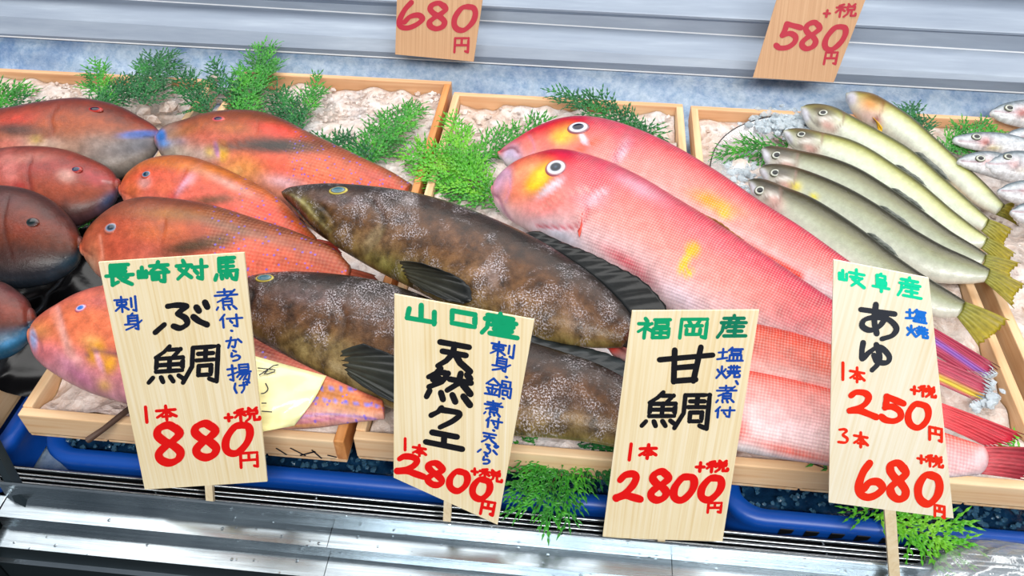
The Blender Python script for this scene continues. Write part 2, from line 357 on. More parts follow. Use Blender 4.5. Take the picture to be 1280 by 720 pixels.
# pencil marks on crate fronts
def marks(parent, segs, y, mat):
    parts = []
    for (x0, z0, x1, z1) in segs:
        d = np.array([x1 - x0, 0, z1 - z0]); L = np.linalg.norm(d); nrm = np.array([-d[2], 0, d[0]]) / L * .0009
        a_, b_ = np.array([x0, y, z0]), np.array([x1, y, z1])
        parts.append(([a_ - nrm, b_ - nrm, b_ + nrm, a_ + nrm], [(0, 1, 2, 3)]))
    mesh('black_mark', *join(parts), mat, parent, smooth=False)
marks(crB, [(-.185, .034, -.177, .025), (-.172, .036, -.160, .026), (-.153, .036, -.146, .024), (-.14, .03, -.132, .028), (-.165, .026, -.15, .034)], -.2035, M['black'])

# ================================================================ BLUE TRAYS
def rrect(x0, x1, y0, y1, r, z, n=7):
    P = []
    for cx, cy, a0 in ((x1 - r, y0 + r, -90), (x1 - r, y1 - r, 0), (x0 + r, y1 - r, 90), (x0 + r, y0 + r, 180)):
        for k in range(n + 1):
            a = math.radians(a0 + 90 * k / n); P.append((cx + r * math.cos(a), cy + r * math.sin(a), z))
    return P
def tray(label, x0, x1, y0, y1, holes=False):
    t = thing('blue_tray', label, 'tray', ((x0 + x1) / 2, y0, -.05))
    ZT = .01
    L = [rrect(x0 + .012, x1 - .012, y0 + .006, y1 - .012, .03, -.05), rrect(x0 + .002, x1 - .002, y0 + .002, y1 - .002, .034, -.004), rrect(x0, x1, y0, y1, .036, .005),
         rrect(x0 + .002, x1 - .002, y0 + .002, y1 - .002, .035, .010), rrect(x0 + .015, x1 - .015, y0 + .013, y1 - .015, .024, .010), rrect(x0 + .019, x1 - .019, y0 + .016, y1 - .019, .02, .004),
         rrect(x0 + .026, x1 - .026, y0 + .019, y1 - .026, .02, -.046)]
    n = len(L[0]); V = [p for l in L for p in l]; f = grid_faces(len(L), n, True); f.append(tuple((len(L) - 1) * n + k for k in range(n))); f.append(tuple(range(n - 1, -1, -1)))
    mesh('tray_body', V, f, M['blueplastic'], t)
    if holes:
        for i in range(int((x1 - x0 - .1) / .021)):
            for j in range(2):
                x = x0 + .05 + i * .021; yy = y0 - .0012 + j * .0
                z1 = .002 - j * .014
                V = [(x, y0 + .0008 + .0022 * j, z1), (x + .011, y0 + .0008 + .0022 * j, z1), (x + .011, y0 + .003 + .002 * j, z1 - .009), (x, y0 + .003 + .002 * j, z1 - .012)]
                o = mesh('slot', V, [(3, 2, 1, 0)], M['flat_black'], t, smooth=False); solid(o, .002)
    return t
tray('blue plastic tray at the far left under the dark red fish', -.86, -.435, -.232, .33)
tray('long blue plastic tray under the parrotfish and grouper crates', -.412, .188, -.219, .33)
tray('blue plastic tray with slots under the sweetfish crate on the right', .2, .78, -.219, .33, True)
for (x0, x1, lb) in ((-.83, -.465, 'dark icy water in the far left blue tray'), (-.39, .165, 'dark icy water in the long blue tray'), (.222, .75, 'dark icy water in the right blue tray')):
    nx, ny = 110, 90; X, Y = np.meshgrid(np.linspace(x0, x1, nx), np.linspace(-.199 if x0 > -.8 else -.208, .3, ny)); Z = .000 + .0025 * np.sin(X * 260 + 3 * np.sin(Y * 200)) * np.sin(Y * 310 + 2 * np.sin(X * 180))
    tagit(mesh('ice_water', np.stack([X, Y, Z], -1), grid_faces(ny, nx), M['brine']), lb, 'ice water', None, 'stuff')
pt = [(random.uniform(-.39, .14), random.uniform(-.2, -.18), .001 + random.uniform(0, .006)) for _ in range(260)]
chunks('ice_chunks', pt, .0015, .0035, M['trayice'], 'clear ice chips in the long blue tray below crate front')
pt = [(random.uniform(.22, .6), random.uniform(-.2, -.18), .001 + random.uniform(0, .006)) for _ in range(220)]
chunks('ice_chunks', pt, .0015, .0035, M['trayice'], 'clear ice chips in the right blue tray below crate front')

# ================================================================ WIRE RACK + STEEL FRONT
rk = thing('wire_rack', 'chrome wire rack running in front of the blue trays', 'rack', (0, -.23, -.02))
xl = -.452
for i, (yy, zz, r) in enumerate(((-.2245, -.001, .0016), (-.2285, -.004, .0014), (-.2325, -.004, .0016), (-.2365, -.005, .0014), (-.241, -.004, .0016))):
    mesh('wire', *tube([(xl + .003 * i, yy, zz), (.75, yy, zz)], r), M['chrome'], rk)
for k in range(9):
    x = -.44 + k * .145
    mesh('cross_wire', *tube([(x, -.2235, -.004), (x + .002, -.232, -.0068), (x + .004, -.242, -.0068)], .0018), M['chrome'], rk)
mesh('back_shade_strip', *box(-.455, .80, -.2226, -.2218, -.045, -.002), M['flat_black'], rk, smooth=False)  # black strip standing in for the shadow gap behind the wires
mesh('base_shade_strip', *box(-.455, .80, -.2445, -.2218, -.047, -.045), M['flat_black'], rk, smooth=False)  # black floor of the same gap, stands in for shade under the wires
ct = thing('steel_counter', 'stepped stainless steel counter edge in the foreground', 'counter', (0, -.3, -.06))
# profile toward the viewer: (y, z)
prof = [(-.2445, .006), (-.246, .010), (-.248, .009), (-.249, -.011), (-.267, -.012), (-.268, -.026), (-.287, -.027), (-.288, -.045), (-.292, -.046), (-.293, -.40)]
nm = ['lip', 'lip', 'lip_face', 'tread', 'step_face', 'tread', 'front_face', 'front_ledge', 'front_panel']
for i, nn in enumerate(nm):
    a_, b_ = prof[i], prof[i + 1]; mt = M['darksteel'] if nn in ('front_face', 'front_panel') else M['steel']
    segs = [(-.425, -.13), (-.13, .16), (.16, .8)] if nn == 'tread' else [(-.425, .8)]
    for s0, s1 in segs:
        o = mesh(nn, [(s0, a_[0], a_[1]), (s1 - .0006, a_[0], a_[1]), (s1 - .0006, b_[0], b_[1]), (s0, b_[0], b_[1])], [(3, 2, 1, 0)], mt, ct, smooth=False); solid(o, .0012, -1)
o = mesh('end_plate', *box(-.62, -.427, -.292, -.246, -.016, -.012), M['steel'], ct, smooth=False); bevel(o, .001)
o = mesh('end_plate', *box(-.62, -.427, -.30, -.292, -.40, -.012), M['darksteel'], ct, smooth=False)
b0, b1 = at(-8, 555, .02), at(33, 634, -.016)
mesh('side_post', *tube([b0 + (b0 - b1) * .8, b1], .006, 4), M['darksteel'], ct, smooth=False)

# ================================================================ FISH BUILDER
def fish(name, label, group, mat, st, z0, tilt, ramp, patches=(), lines=(), thick=.48, N=150, Mr=72, eye=None, fins=(), snout=.35, tailr=.15, tcap=.03, sc=(0, 1), col_w=1., flipscale=None, sym=True):
    st = np.array(st, float); mid = (st[:, :2] + st[:, 2:]) / 2
    a0, a1 = at(*mid[0], z0), at(*mid[-1], z0); ax = a1 - a0; ax /= np.linalg.norm(ax)
    k = len(st) // 2; dd = at(*st[k, :2], z0) - at(*st[k, 2:], z0)
    d = dd - ax * np.dot(dd, ax); d[2] = 0; d /= np.linalg.norm(d)
    T = math.radians(tilt); n = np.array([0, 0, math.cos(T)]) - math.sin(T) * d; e2 = math.cos(T) * d + np.array([0, 0, math.sin(T)])
    P0 = (a0 + a1) / 2
    def uvp(x, y):
        p = onplane(x, y, P0, n) - P0; return np.array([np.dot(p, ax), np.dot(p, e2)])
    D = np.array([uvp(*s[:2]) for s in st]); Vn = np.array([uvp(*s[2:]) for s in st])
    sp = spline(np.hstack([D, Vn]), N); D, Vn = sp[:, :2], sp[:, 2:]
    C_ = (D + Vn) / 2; H = np.linalg.norm(D - Vn, axis=1) / 2; hd = (D - Vn) / (2 * H[:, None] + 1e-9)
    # rounded caps
    cap = 9; u0 = C_[0] - C_[3]; u0 /= np.linalg.norm(u0); u1 = C_[-1] - C_[-4]; u1 /= np.linalg.norm(u1)
    ph = np.linspace(math.pi / 2, 0, cap, endpoint=False)
    C0 = np.array([C_[0] + u0 * H[0] * snout * math.sin(p) for p in ph]); H0 = np.array([H[0] * max(math.cos(p), .02) for p in ph])
    ph2 = ph[::-1]; C1 = np.array([C_[-1] + u1 * H[-1] * tailr * math.sin(p) for p in ph2]); H1 = np.array([H[-1] * max(math.cos(p), .02) for p in ph2])
    Tn = np.minimum(thick * H, tcap); Tn = np.convolve(np.pad(Tn, 8, mode='edge'), np.ones(17) / 17, 'valid')
    Tn = np.concatenate([Tn[0] * H0 / H[0], Tn, Tn[-1] * H1 / H[-1]])
    C_ = np.vstack([C0, C_, C1]); H = np.concatenate([H0, H, H1]); hd = np.vstack([np.repeat(hd[:1], cap, 0), hd, np.repeat(hd[-1:], cap, 0)])
    NN = len(H); th = np.linspace(0, 2 * math.pi, Mr, endpoint=False)
    cs, sn = np.cos(th), np.sin(th); sgn = np.sign(sn) * np.abs(sn) ** .85
    UV = C_[:, None, :] + hd[:, None, :] * (H[:, None] * cs[None])[..., None]
    W = Tn[:, None] * sgn[None]
    # "skin map" coordinates of each point of the fish's side
    Pp = P0 + UV[..., :1] * ax + UV[..., 1:] * e2 + np.abs(W)[..., None] * n; cc = (Pp - CAM) @ R
    PX = np.stack([640 + F * cc[..., 0] / -cc[..., 2], 360 - F * cc[..., 1] / -cc[..., 2]], -1)
    wv = (cs[None] + 1) / 2 + np.zeros((NN, 1)); side = np.sqrt(np.abs(sn))[None] + np.zeros((NN, 1))
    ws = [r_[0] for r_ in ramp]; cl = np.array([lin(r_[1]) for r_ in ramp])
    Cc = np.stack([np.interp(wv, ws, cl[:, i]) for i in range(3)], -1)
    smask = np.linspace(0, 1, NN)[:, None] + 0 * wv; smask = sm((smask - sc[0]) / .05) * sm((sc[1] - smask) / .05) if sc else 0 * wv
    def pmask(p):
        x, y, rx, ry, an = p[:5]; a = math.radians(an); dx, dy = PX[..., 0] - x, PX[..., 1] - y
        X_, Y_ = dx * math.cos(a) + dy * math.sin(a), -dx * math.sin(a) + dy * math.cos(a)
        return (X_ / rx) ** 2 + (Y_ / ry) ** 2
    for p in sorted(patches, key=lambda q_: q_[5] in ('302A24', '6A4A30', '3A3018', '4A3834', '4A3C20', '4A4036')):
        hard = p[7] if len(p) > 7 else 1; mk = np.exp(-pmask(p) ** hard) * p[6]
        Cc = Cc * (1 - mk[..., None]) + lin(p[5]) * mk[..., None]
        if len(p) > 8: W = W + np.where(sgn > 0, 1, -1)[None] * mk * p[8] * side
    for pts, wd, colr, al, dep in lines:
        Q = spline(np.array(pts, float), max(2, len(pts) * 6)); best = np.full(PX.shape[:2], 1e9)
        for a_, b_ in zip(Q[:-1], Q[1:]):
            ab = b_ - a_; t = np.clip(((PX - a_) @ ab) / (ab @ ab + 1e-9), 0, 1); dist = np.linalg.norm(PX - a_ - t[..., None] * ab, axis=-1); best = np.minimum(best, dist)
        mk = np.exp(-(best / wd) ** 2)
        if colr: Cc = Cc * (1 - (mk * al)[..., None]) + lin(colr) * (mk * al)[..., None]
        W = W - np.where(sgn > 0, 1, -1)[None] * mk * dep * side
    Vw = P0 + UV[..., :1] * ax + UV[..., 1:] * e2 + W[..., None] * n
    zmin = Vw[..., 2].min()
    root = thing(name, label, 'fish', tuple(P0 + np.array([0, 0, zmin - P0[2]])), group)
    uv = np.concatenate([UV, smask[..., None]], -1).reshape(-1, 3)
    faces = grid_faces(NN, Mr, True); faces.append(tuple(range(Mr - 1, -1, -1))); faces.append(tuple((NN - 1) * Mr + j for j in range(Mr)))
    body = mesh('body', Vw, faces, mat, root, col=Cc.reshape(-1, 3), uv=uv)
    topi = np.where(sgn > .05)[0]
    def surf(q):   # height of the upper skin over the plane at pixel q
        dd_ = np.linalg.norm(PX[:, topi] - np.array(q), axis=-1); i, j = np.unravel_index(np.argmin(dd_), dd_.shape); j = topi[j]
        nn_ = n * (H[i] * sn[j]) + (ax * hd[i, 0] + e2 * hd[i, 1]) * (Tn[i] * cs[j]); return W[i, j], nn_ / np.linalg.norm(nn_)
    def P3(q, off=0.):
        return onplane(q[0], q[1], P0 + n * off, n)
    sc_ = np.linalg.norm(P0 - CAM) / F
    if eye:
        for (ex, ey, rx, ry, an, rings) in eye:
            h_, nn_ = surf((ex, ey)); nn_ = nn_ * .6 + n * .4; nn_ /= np.linalg.norm(nn_); c3 = P3((ex, ey), h_)
            a_ = math.radians(an); tx = P3((ex + math.cos(a_), ey + math.sin(a_)), h_) - P3((ex, ey), h_); tx -= nn_ * np.dot(tx, nn_); tx /= np.linalg.norm(tx); ty = np.cross(nn_, tx)
            nr, na = 14, 28; V = []; cols = []
            rr = [r_[0] for r_ in rings]; rc = np.array([lin(r_[1]) for r_ in rings])
            for i in range(nr + 1):
                fr = i / nr; hh = .24 * math.sqrt(max(0, 1 - fr * fr)) * rx * sc_
                for j in range(na):
                    t_ = 2 * math.pi * j / na; V.append(c3 + tx * rx * sc_ * 1.0 * fr * math.cos(t_) + ty * ry * sc_ * fr * math.sin(t_) + nn_ * (hh - .0004))
                    cols.append([np.interp(fr, rr, rc[:, q]) for q in range(3)])
            mesh('eye', V, grid_faces(nr + 1, na, True), M['eye'], root, col=np.array(cols))
    for fn in fins:
        nm_, base, tip, c0, c1, o0, o1, rays = fn[:8]; jag = fn[8] if len(fn) > 8 else .1; stripe = fn[9] if len(fn) > 9 else None
        nc, nr = rays * 4 + 1, 12; B = spline(base, nc); Tp = spline(tip, nc); V = []; cols = []; us = []
        b3 = []
        for i in range(nc):
            hb = o0 if o0 is not None else surf(B[i])[0] - .0008
            b3.append((P3(B[i], hb), hb))
        for i in range(nc):
            jg = 1 - jag * (abs(math.sin(math.pi * i / 4)) ** .7) * (.6 + .4 * math.sin(i * 1.7))
            for j in range(nr + 1):
                t_ = j / nr * jg; p = b3[i][0] * (1 - t_) + P3(Tp[i], o1) * t_
                cor = math.sin(math.pi * i / 2) * .0006 * min(1, 3 * t_) + .0015 * math.sin(math.pi * t_) + .0012 * math.sin(i * .35 + 2) * t_
                V.append(p + n * cor); k_ = .5 + .5 * math.sin(math.pi * i / 2)
                c_ = lin(c0) * (1 - t_) + lin(c1) * t_
                if stripe:
                    sw = np.exp(-((i / (nc - 1) - stripe[0]) / stripe[1]) ** 2); c_ = c_ * (1 - sw) + lin(stripe[2]) * sw
                cols.append(c_ * (.82 + .25 * k_)); us.append((i * .001, j * .002))
        o = mesh(nm_, V, grid_faces(nc, nr + 1), M['fin'], root, col=np.clip(np.array(cols), 0, 1), uv=np.array(us)); solid(o, .0007, 0)
    return root, P3, surf

# ---------------- tilefish
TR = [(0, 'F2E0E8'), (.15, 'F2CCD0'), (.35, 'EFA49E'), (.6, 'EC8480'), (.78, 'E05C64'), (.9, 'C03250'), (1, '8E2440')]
EYEW = [(0, '0C1226'), (.42, '10182E'), (.5, '6A7890'), (.58, 'EEEEF4'), (.74, 'E4DCE4'), (.86, '8A6A74'), (1, 'B05860')]
S1 = [(624, 190, 626, 198), (634, 182, 636, 210), (648, 174, 655, 220), (665, 165, 685, 234), (690, 155, 715, 248), (718, 150, 745, 258), (745, 151, 775, 266), (775, 158, 800, 272), (810, 171, 830, 284), (850, 190, 862, 300), (900, 220, 905, 322), (950, 254, 950, 342), (1000, 285, 995, 362), (1050, 320, 1040, 382), (1095, 352, 1082, 400), (1130, 376, 1112, 412)]
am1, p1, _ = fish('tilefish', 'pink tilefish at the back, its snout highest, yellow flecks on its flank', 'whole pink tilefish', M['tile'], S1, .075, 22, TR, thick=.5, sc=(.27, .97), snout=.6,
  patches=[(655, 195, 26, 18, 20, 'E9C4CC', .6), (640, 195, 13, 15, 20, 'C4BEDE', .95, 2), (637, 204, 9, 7, 20, 'E8E0D8', .6), (712, 166, 14, 11, 0, 'F6C86A', .7), (700, 172, 12, 9, 0, 'FFE060', .7), (665, 182, 18, 13, -30, 'FF9A8A', .7),
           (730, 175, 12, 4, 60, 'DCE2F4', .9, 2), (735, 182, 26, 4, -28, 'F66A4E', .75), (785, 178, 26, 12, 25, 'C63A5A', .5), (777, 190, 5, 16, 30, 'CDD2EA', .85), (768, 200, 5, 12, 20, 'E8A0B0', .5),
           (770, 160, 50, 8, 22, 'B83058', .5), (895, 255, 26, 7, 20, 'FFC020', .75), (885, 248, 20, 9, 20, 'FF9A30', .6), (905, 268, 9, 5, 20, 'FFD030', .8), (990, 300, 40, 14, 33, 'D84058', .45), (870, 280, 50, 5, 25, 'F8F0F0', .4)],
  lines=[([(626, 189), (640, 184), (648, 190)], 2.2, '7A3038', .7, .0012), ([(662, 170), (668, 182), (664, 195), (655, 208)], 2, 'C09AC0', .4, .0005), ([(790, 178), (772, 190), (768, 206), (758, 216)], 2.6, 'B84860', .7, .002),
         ([(770, 210), (850, 262), (900, 290)], 3, 'F06048', .5, 0), ([(820, 262), (880, 282), (940, 312), (1000, 345)], 6, 'FF3820', .9, -.0008)],
  eye=[(723, 160, 15, 11, 0, EYEW)],
  fins=[('tail_fin', [(1100, 372), (1110, 385), (1105, 405)], [(1250, 460), (1240, 468), (1215, 472)], 'C85068', 'A83050', 0, .004, 10, .12, (.55, .12, '9A6AC8')),])
S2 = [(617, 233, 617, 246), (621, 224, 620, 258), (632, 213, 634, 272), (650, 202, 655, 284), (675, 194, 682, 296), (700, 190, 710, 311), (730, 195, 737, 326), (768, 208, 772, 344), (805, 226, 805, 362), (845, 250, 832, 386), (890, 277, 868, 408), (937, 308, 915, 426), (980, 336, 965, 440), (1025, 366, 1015, 447), (1070, 396, 1062, 450), (1110, 420, 1100, 450)]
am2, p2, s2_ = fish('tilefish', 'pink tilefish in front with big round eye and one orange fleck', 'whole pink tilefish', M['tile'], S2, .085, 24, TR, thick=.5, sc=(.26, .98), snout=.55,
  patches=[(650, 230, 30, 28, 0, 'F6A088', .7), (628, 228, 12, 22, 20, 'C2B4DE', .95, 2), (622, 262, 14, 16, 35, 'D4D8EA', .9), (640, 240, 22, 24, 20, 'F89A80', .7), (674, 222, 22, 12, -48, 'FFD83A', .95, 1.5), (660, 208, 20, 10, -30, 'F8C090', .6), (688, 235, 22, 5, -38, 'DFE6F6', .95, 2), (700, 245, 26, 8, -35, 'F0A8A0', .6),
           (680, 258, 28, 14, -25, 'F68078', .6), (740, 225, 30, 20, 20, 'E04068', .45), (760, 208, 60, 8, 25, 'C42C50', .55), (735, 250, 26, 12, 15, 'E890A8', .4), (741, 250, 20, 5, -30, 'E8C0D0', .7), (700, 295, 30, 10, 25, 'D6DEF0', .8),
           (800, 235, 34, 8, 28, 'DCC8E0', .5), (866, 312, 10, 9, -45, 'FFC018', .95, 2), (855, 330, 14, 5, -60, 'FFD020', .9, 2), (861, 341, 7, 4, -30, 'FFD020', .9, 2), (780, 325, 34, 9, 30, 'D83048', .75), (805, 348, 26, 7, 35, 'C03048', .6),
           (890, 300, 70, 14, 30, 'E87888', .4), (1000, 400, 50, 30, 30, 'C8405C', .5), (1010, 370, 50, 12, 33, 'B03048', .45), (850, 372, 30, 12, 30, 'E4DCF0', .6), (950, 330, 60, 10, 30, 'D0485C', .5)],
  lines=[([(617, 243), (624, 248), (630, 262), (640, 276)], 2.2, '9A6080', .6, .0012), ([(636, 214), (638, 232), (632, 252)], 2, 'B090C0', .4, .0005), ([(757, 240), (738, 252), (732, 270), (722, 282), (700, 284), (672, 282)], 2.6, 'C8505C', .75, .0024), ([(757, 238), (744, 244), (737, 254)], 3, 'E8DCEC', .7, -.0006),
         ([(665, 268), (690, 252), (715, 240), (735, 236)], 2.5, 'F0C0B8', .5, .0005)],
  eye=[(695, 210, 14.5, 14, 0, [(0, '3A5068'), (.22, '14202E'), (.46, '1A2432'), (.54, 'B8BCC8'), (.64, 'ECEAEE'), (.78, 'D8C4CC'), (.88, '8A5058'), (1, 'C0606A')])],
  fins=[('pectoral_fin', [(728, 268), (726, 282), (722, 288)], [(728, 266), (727, 285), (724, 296)], 'F04A38', 'F86450', None, .024, 2),
        ('dorsal_fin', [(862, 263), (880, 272), (905, 288), (925, 301)], [(868, 262), (888, 271), (910, 285), (930, 300)], 'C89060', 'A87A40', .004, .010, 8),
        ('tail_fin', [(1095, 418), (1105, 434), (1098, 448)], [(1240, 478), (1232, 495), (1222, 502)], 'D0506A', 'B04058', 0, .0, 8, .12, (.75, .12, 'E8D040'))])
TR3 = [(0, 'EBD8DC'), (.2, 'EEB6B2'), (.5, 'E88C84'), (.8, 'E4705E'), (1, 'D04A44')]
S3 = [(760, 424, 760, 436), (768, 414, 768, 446), (785, 404, 785, 458), (815, 395, 820, 470), (860, 392, 865, 480), (910, 399, 915, 488), (955, 408, 960, 494), (1000, 419, 1005, 500), (1045, 434, 1050, 508), (1090, 452, 1095, 515), (1135, 474, 1135, 522), (1170, 495, 1168, 528)]
fish('tilefish', 'reddish tilefish third from the back, mouth poking out left of its price sign', 'tilefish partly behind price signs', M['tile'], S3, .095, 24, TR3, thick=.5, sc=(.2, .97), snout=.5,
  patches=[(765, 432, 10, 14, 0, 'F25850', .9), (765, 418, 9, 5, 30, 'F0504C', .9), (1000, 425, 50, 8, 15, 'D83828', .6), (1030, 460, 30, 16, 20, 'DD6048', .5), (1000, 470, 70, 8, 12, 'F4DADA', .4)],
  lines=[([(757, 432), (770, 430), (780, 438)], 2.5, '5A2830', .8, .0015)],
  fins=[('tail_fin', [(1160, 498), (1168, 512), (1162, 526)], [(1283, 545), (1262, 556), (1240, 562)], 'E0484C', 'C02038', 0, .0, 9, .15)])
S4 = [(763, 482, 763, 494), (772, 472, 774, 506), (795, 460, 800, 522), (830, 453, 840, 538), (880, 455, 890, 554), (930, 463, 935, 566), (980, 473, 982, 574), (1030, 485, 1030, 581), (1080, 500, 1080, 588), (1130, 520, 1130, 594), (1180, 541, 1180, 597), (1222, 555, 1218, 594)]
fish('tilefish', 'pale pink tilefish nearest the front edge of its crate, rounded tail base visible', 'tilefish partly behind price signs', M['tile'], S4, .088, 24, [(0, 'E4D8DE'), (.12, 'E8C8CC'), (.3, 'E6C8CE'), (.6, 'E8ACAC'), (.9, 'E47A70'), (1, 'E03A30')], thick=.5, sc=(.2, .97), snout=.5, tailr=.7,
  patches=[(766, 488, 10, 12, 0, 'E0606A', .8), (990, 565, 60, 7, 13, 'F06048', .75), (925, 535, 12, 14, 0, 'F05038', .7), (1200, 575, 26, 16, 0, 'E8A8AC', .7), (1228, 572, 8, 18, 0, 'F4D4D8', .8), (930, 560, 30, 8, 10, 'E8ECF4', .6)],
  lines=[([(760, 488), (768, 484), (774, 490)], 2.5, '602830', .8, .0015)],
  fins=[('tail_fin', [(1222, 558), (1228, 574), (1222, 592)], [(1290, 560), (1296, 585), (1280, 600)], 'C84850', '8A2030', 0, -.004, 8, .15)])

# ---------------- groupers
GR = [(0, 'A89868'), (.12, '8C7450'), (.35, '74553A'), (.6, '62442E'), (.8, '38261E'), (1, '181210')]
G1 = [(354, 240, 356, 248), (360, 236, 364, 258), (372, 234, 376, 272), (395, 232, 392, 288), (425, 232, 412, 302), (470, 236, 440, 320), (520, 244, 480, 342), (565, 256, 525, 364), (615, 275, 575, 392), (670, 300, 625, 412), (712, 325, 668, 426), (748, 351, 710, 431), (775, 377, 745, 434), (795, 402, 775, 434)]
EYEG = [(0, '1C4A58'), (.45, '2E6474'), (.6, '78909A'), (.7, '1A2A30'), (.82, 'D8C860'), (1, '5A4A20')]
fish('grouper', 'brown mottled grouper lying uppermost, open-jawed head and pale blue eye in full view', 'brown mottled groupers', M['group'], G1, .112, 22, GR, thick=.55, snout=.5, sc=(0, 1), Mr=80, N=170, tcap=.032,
  patches=[(395, 268, 30, 10, 48, '6A5A28', .9, 2), (380, 255, 22, 8, 40, '8A8A50', .5), (470, 300, 30, 16, -20, '9A7E66', .6), (465, 295, 14, 4, -50, 'C8BC98', .6), (430, 300, 18, 12, 30, '7A6248', .6), (490, 335, 44, 14, 22, '8C8850', .85), (470, 325, 20, 8, 20, 'A09A68', .6),
           (430, 250, 40, 6, 5, '6C6068', .6), (510, 250, 9, 5, 10, 'D8D0D0', .8), (560, 290, 40, 16, 30, '8A6650', .5), (600, 340, 30, 18, 20, '9A7C62', .5), (640, 375, 30, 18, 20, '8C6C50', .5), (720, 400, 22, 18, 30, 'A88A78', .5), (690, 395, 26, 14, 20, '7A6040', .4), (540, 262, 60, 5, 18, '241C1A', .5), (615, 345, 12, 18, 0, 'A8A0A8', .35), (500, 275, 16, 8, 20, '3A2C28', .5), (530, 300, 12, 20, 10, '3C2E28', .4)],
  lines=[([(356, 246), (372, 262), (390, 282), (408, 297)], 2.8, '100A08', 1, .004), ([(364, 244), (380, 256), (398, 276), (412, 289)], 2.2, 'B8B080', .8, -.0012), ([(400, 256), (412, 268), (417, 282), (408, 292)], 2.5, '4A3A20', .7, .0015), ([(462, 250), (478, 272), (474, 296), (450, 318), (425, 316)], 3.5, '33261E', .7, .0022), ([(480, 285), (470, 302), (455, 315)], 3, 'B8A880', .4, -.0008),
         ([(400, 232), (425, 242)], 3, '181210', .5, 0)],
  eye=[(423, 238.5, 14, 7.5, 0, EYEG)],
  fins=[('dorsal_fin', [(655, 292), (700, 316), (745, 348), (778, 380), (790, 398)], [(675, 290), (740, 318), (795, 345), (828, 375), (838, 396)], '14181A', '060808', .002, -.001, 12, .04),
        ('pectoral_fin', [(498, 326), (504, 340), (512, 352)], [(528, 330), (565, 342), (588, 360), (588, 378), (562, 376), (530, 364)], '4A4A3C', '0A1014', None, .036, 9, .03),
        ('tail_fin', [(790, 402), (784, 418), (776, 432)], [(850, 420), (846, 440), (830, 456)], '2A2420', '15110F', 0, -.03, 8)])
G2 = [(300, 356, 298, 376), (308, 350, 304, 398), (322, 345, 318, 420), (350, 342, 345, 434), (385, 342, 372, 452), (430, 346, 405, 472), (480, 355, 450, 494), (530, 372, 500, 514), (590, 398, 560, 532), (650, 424, 620, 542), (700, 440, 680, 546), (745, 455, 735, 552), (785, 476, 780, 560), (815, 500, 815, 562)]
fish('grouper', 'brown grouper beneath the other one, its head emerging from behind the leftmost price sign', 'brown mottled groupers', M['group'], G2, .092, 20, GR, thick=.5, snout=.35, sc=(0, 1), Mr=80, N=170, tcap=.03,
  patches=[(345, 400, 36, 22, 20, '7A5A48', .7), (380, 435, 30, 14, 35, 'A0946A', .85), (420, 440, 26, 18, 20, '9A8C66', .8), (440, 470, 40, 6, 28, 'B8B090', .7), (385, 370, 50, 12, 5, '706068', .5), (420, 355, 80, 5, 8, '1A1412', .6), (470, 395, 30, 20, 10, '5C443A', .5), (670, 460, 30, 8, 20, '302422', .6), (700, 500, 50, 14, 10, '38261F', .6), (690, 535, 26, 9, 0, '7A6A44', .7), (560, 440, 50, 40, 0, '42322A', .5), (740, 540, 40, 10, 5, '241A16', .6)],
  lines=[([(318, 424), (350, 430), (380, 418), (410, 416)], 3, '4A3C28', .7, .002), ([(410, 370), (430, 395), (425, 420), (400, 440)], 3.5, '3A2C24', .6, .002), ([(300, 395), (312, 380), (316, 365)], 4, '100C0A', .8, .002)],
  eye=[(331, 348, 14, 7, 3, EYEG)],
  fins=[('pectoral_fin', [(424, 440), (428, 456), (436, 470)], [(455, 430), (500, 448), (526, 478), (522, 504), (490, 502), (455, 484)], '3A3E36', '0B1216', None, .030, 9, .03),
        ('dorsal_fin', [(560, 386), (620, 412), (680, 434), (740, 455), (775, 474)], [(580, 380), (640, 404), (700, 426), (770, 446), (810, 470)], '1E2428', '202C30', .0, -.008, 12, .06),
        ('tail_fin', [(812, 504), (818, 532), (812, 558)], [(880, 500), (895, 545), (872, 580)], '2A2420', '15110F', 0, -.02, 8)])

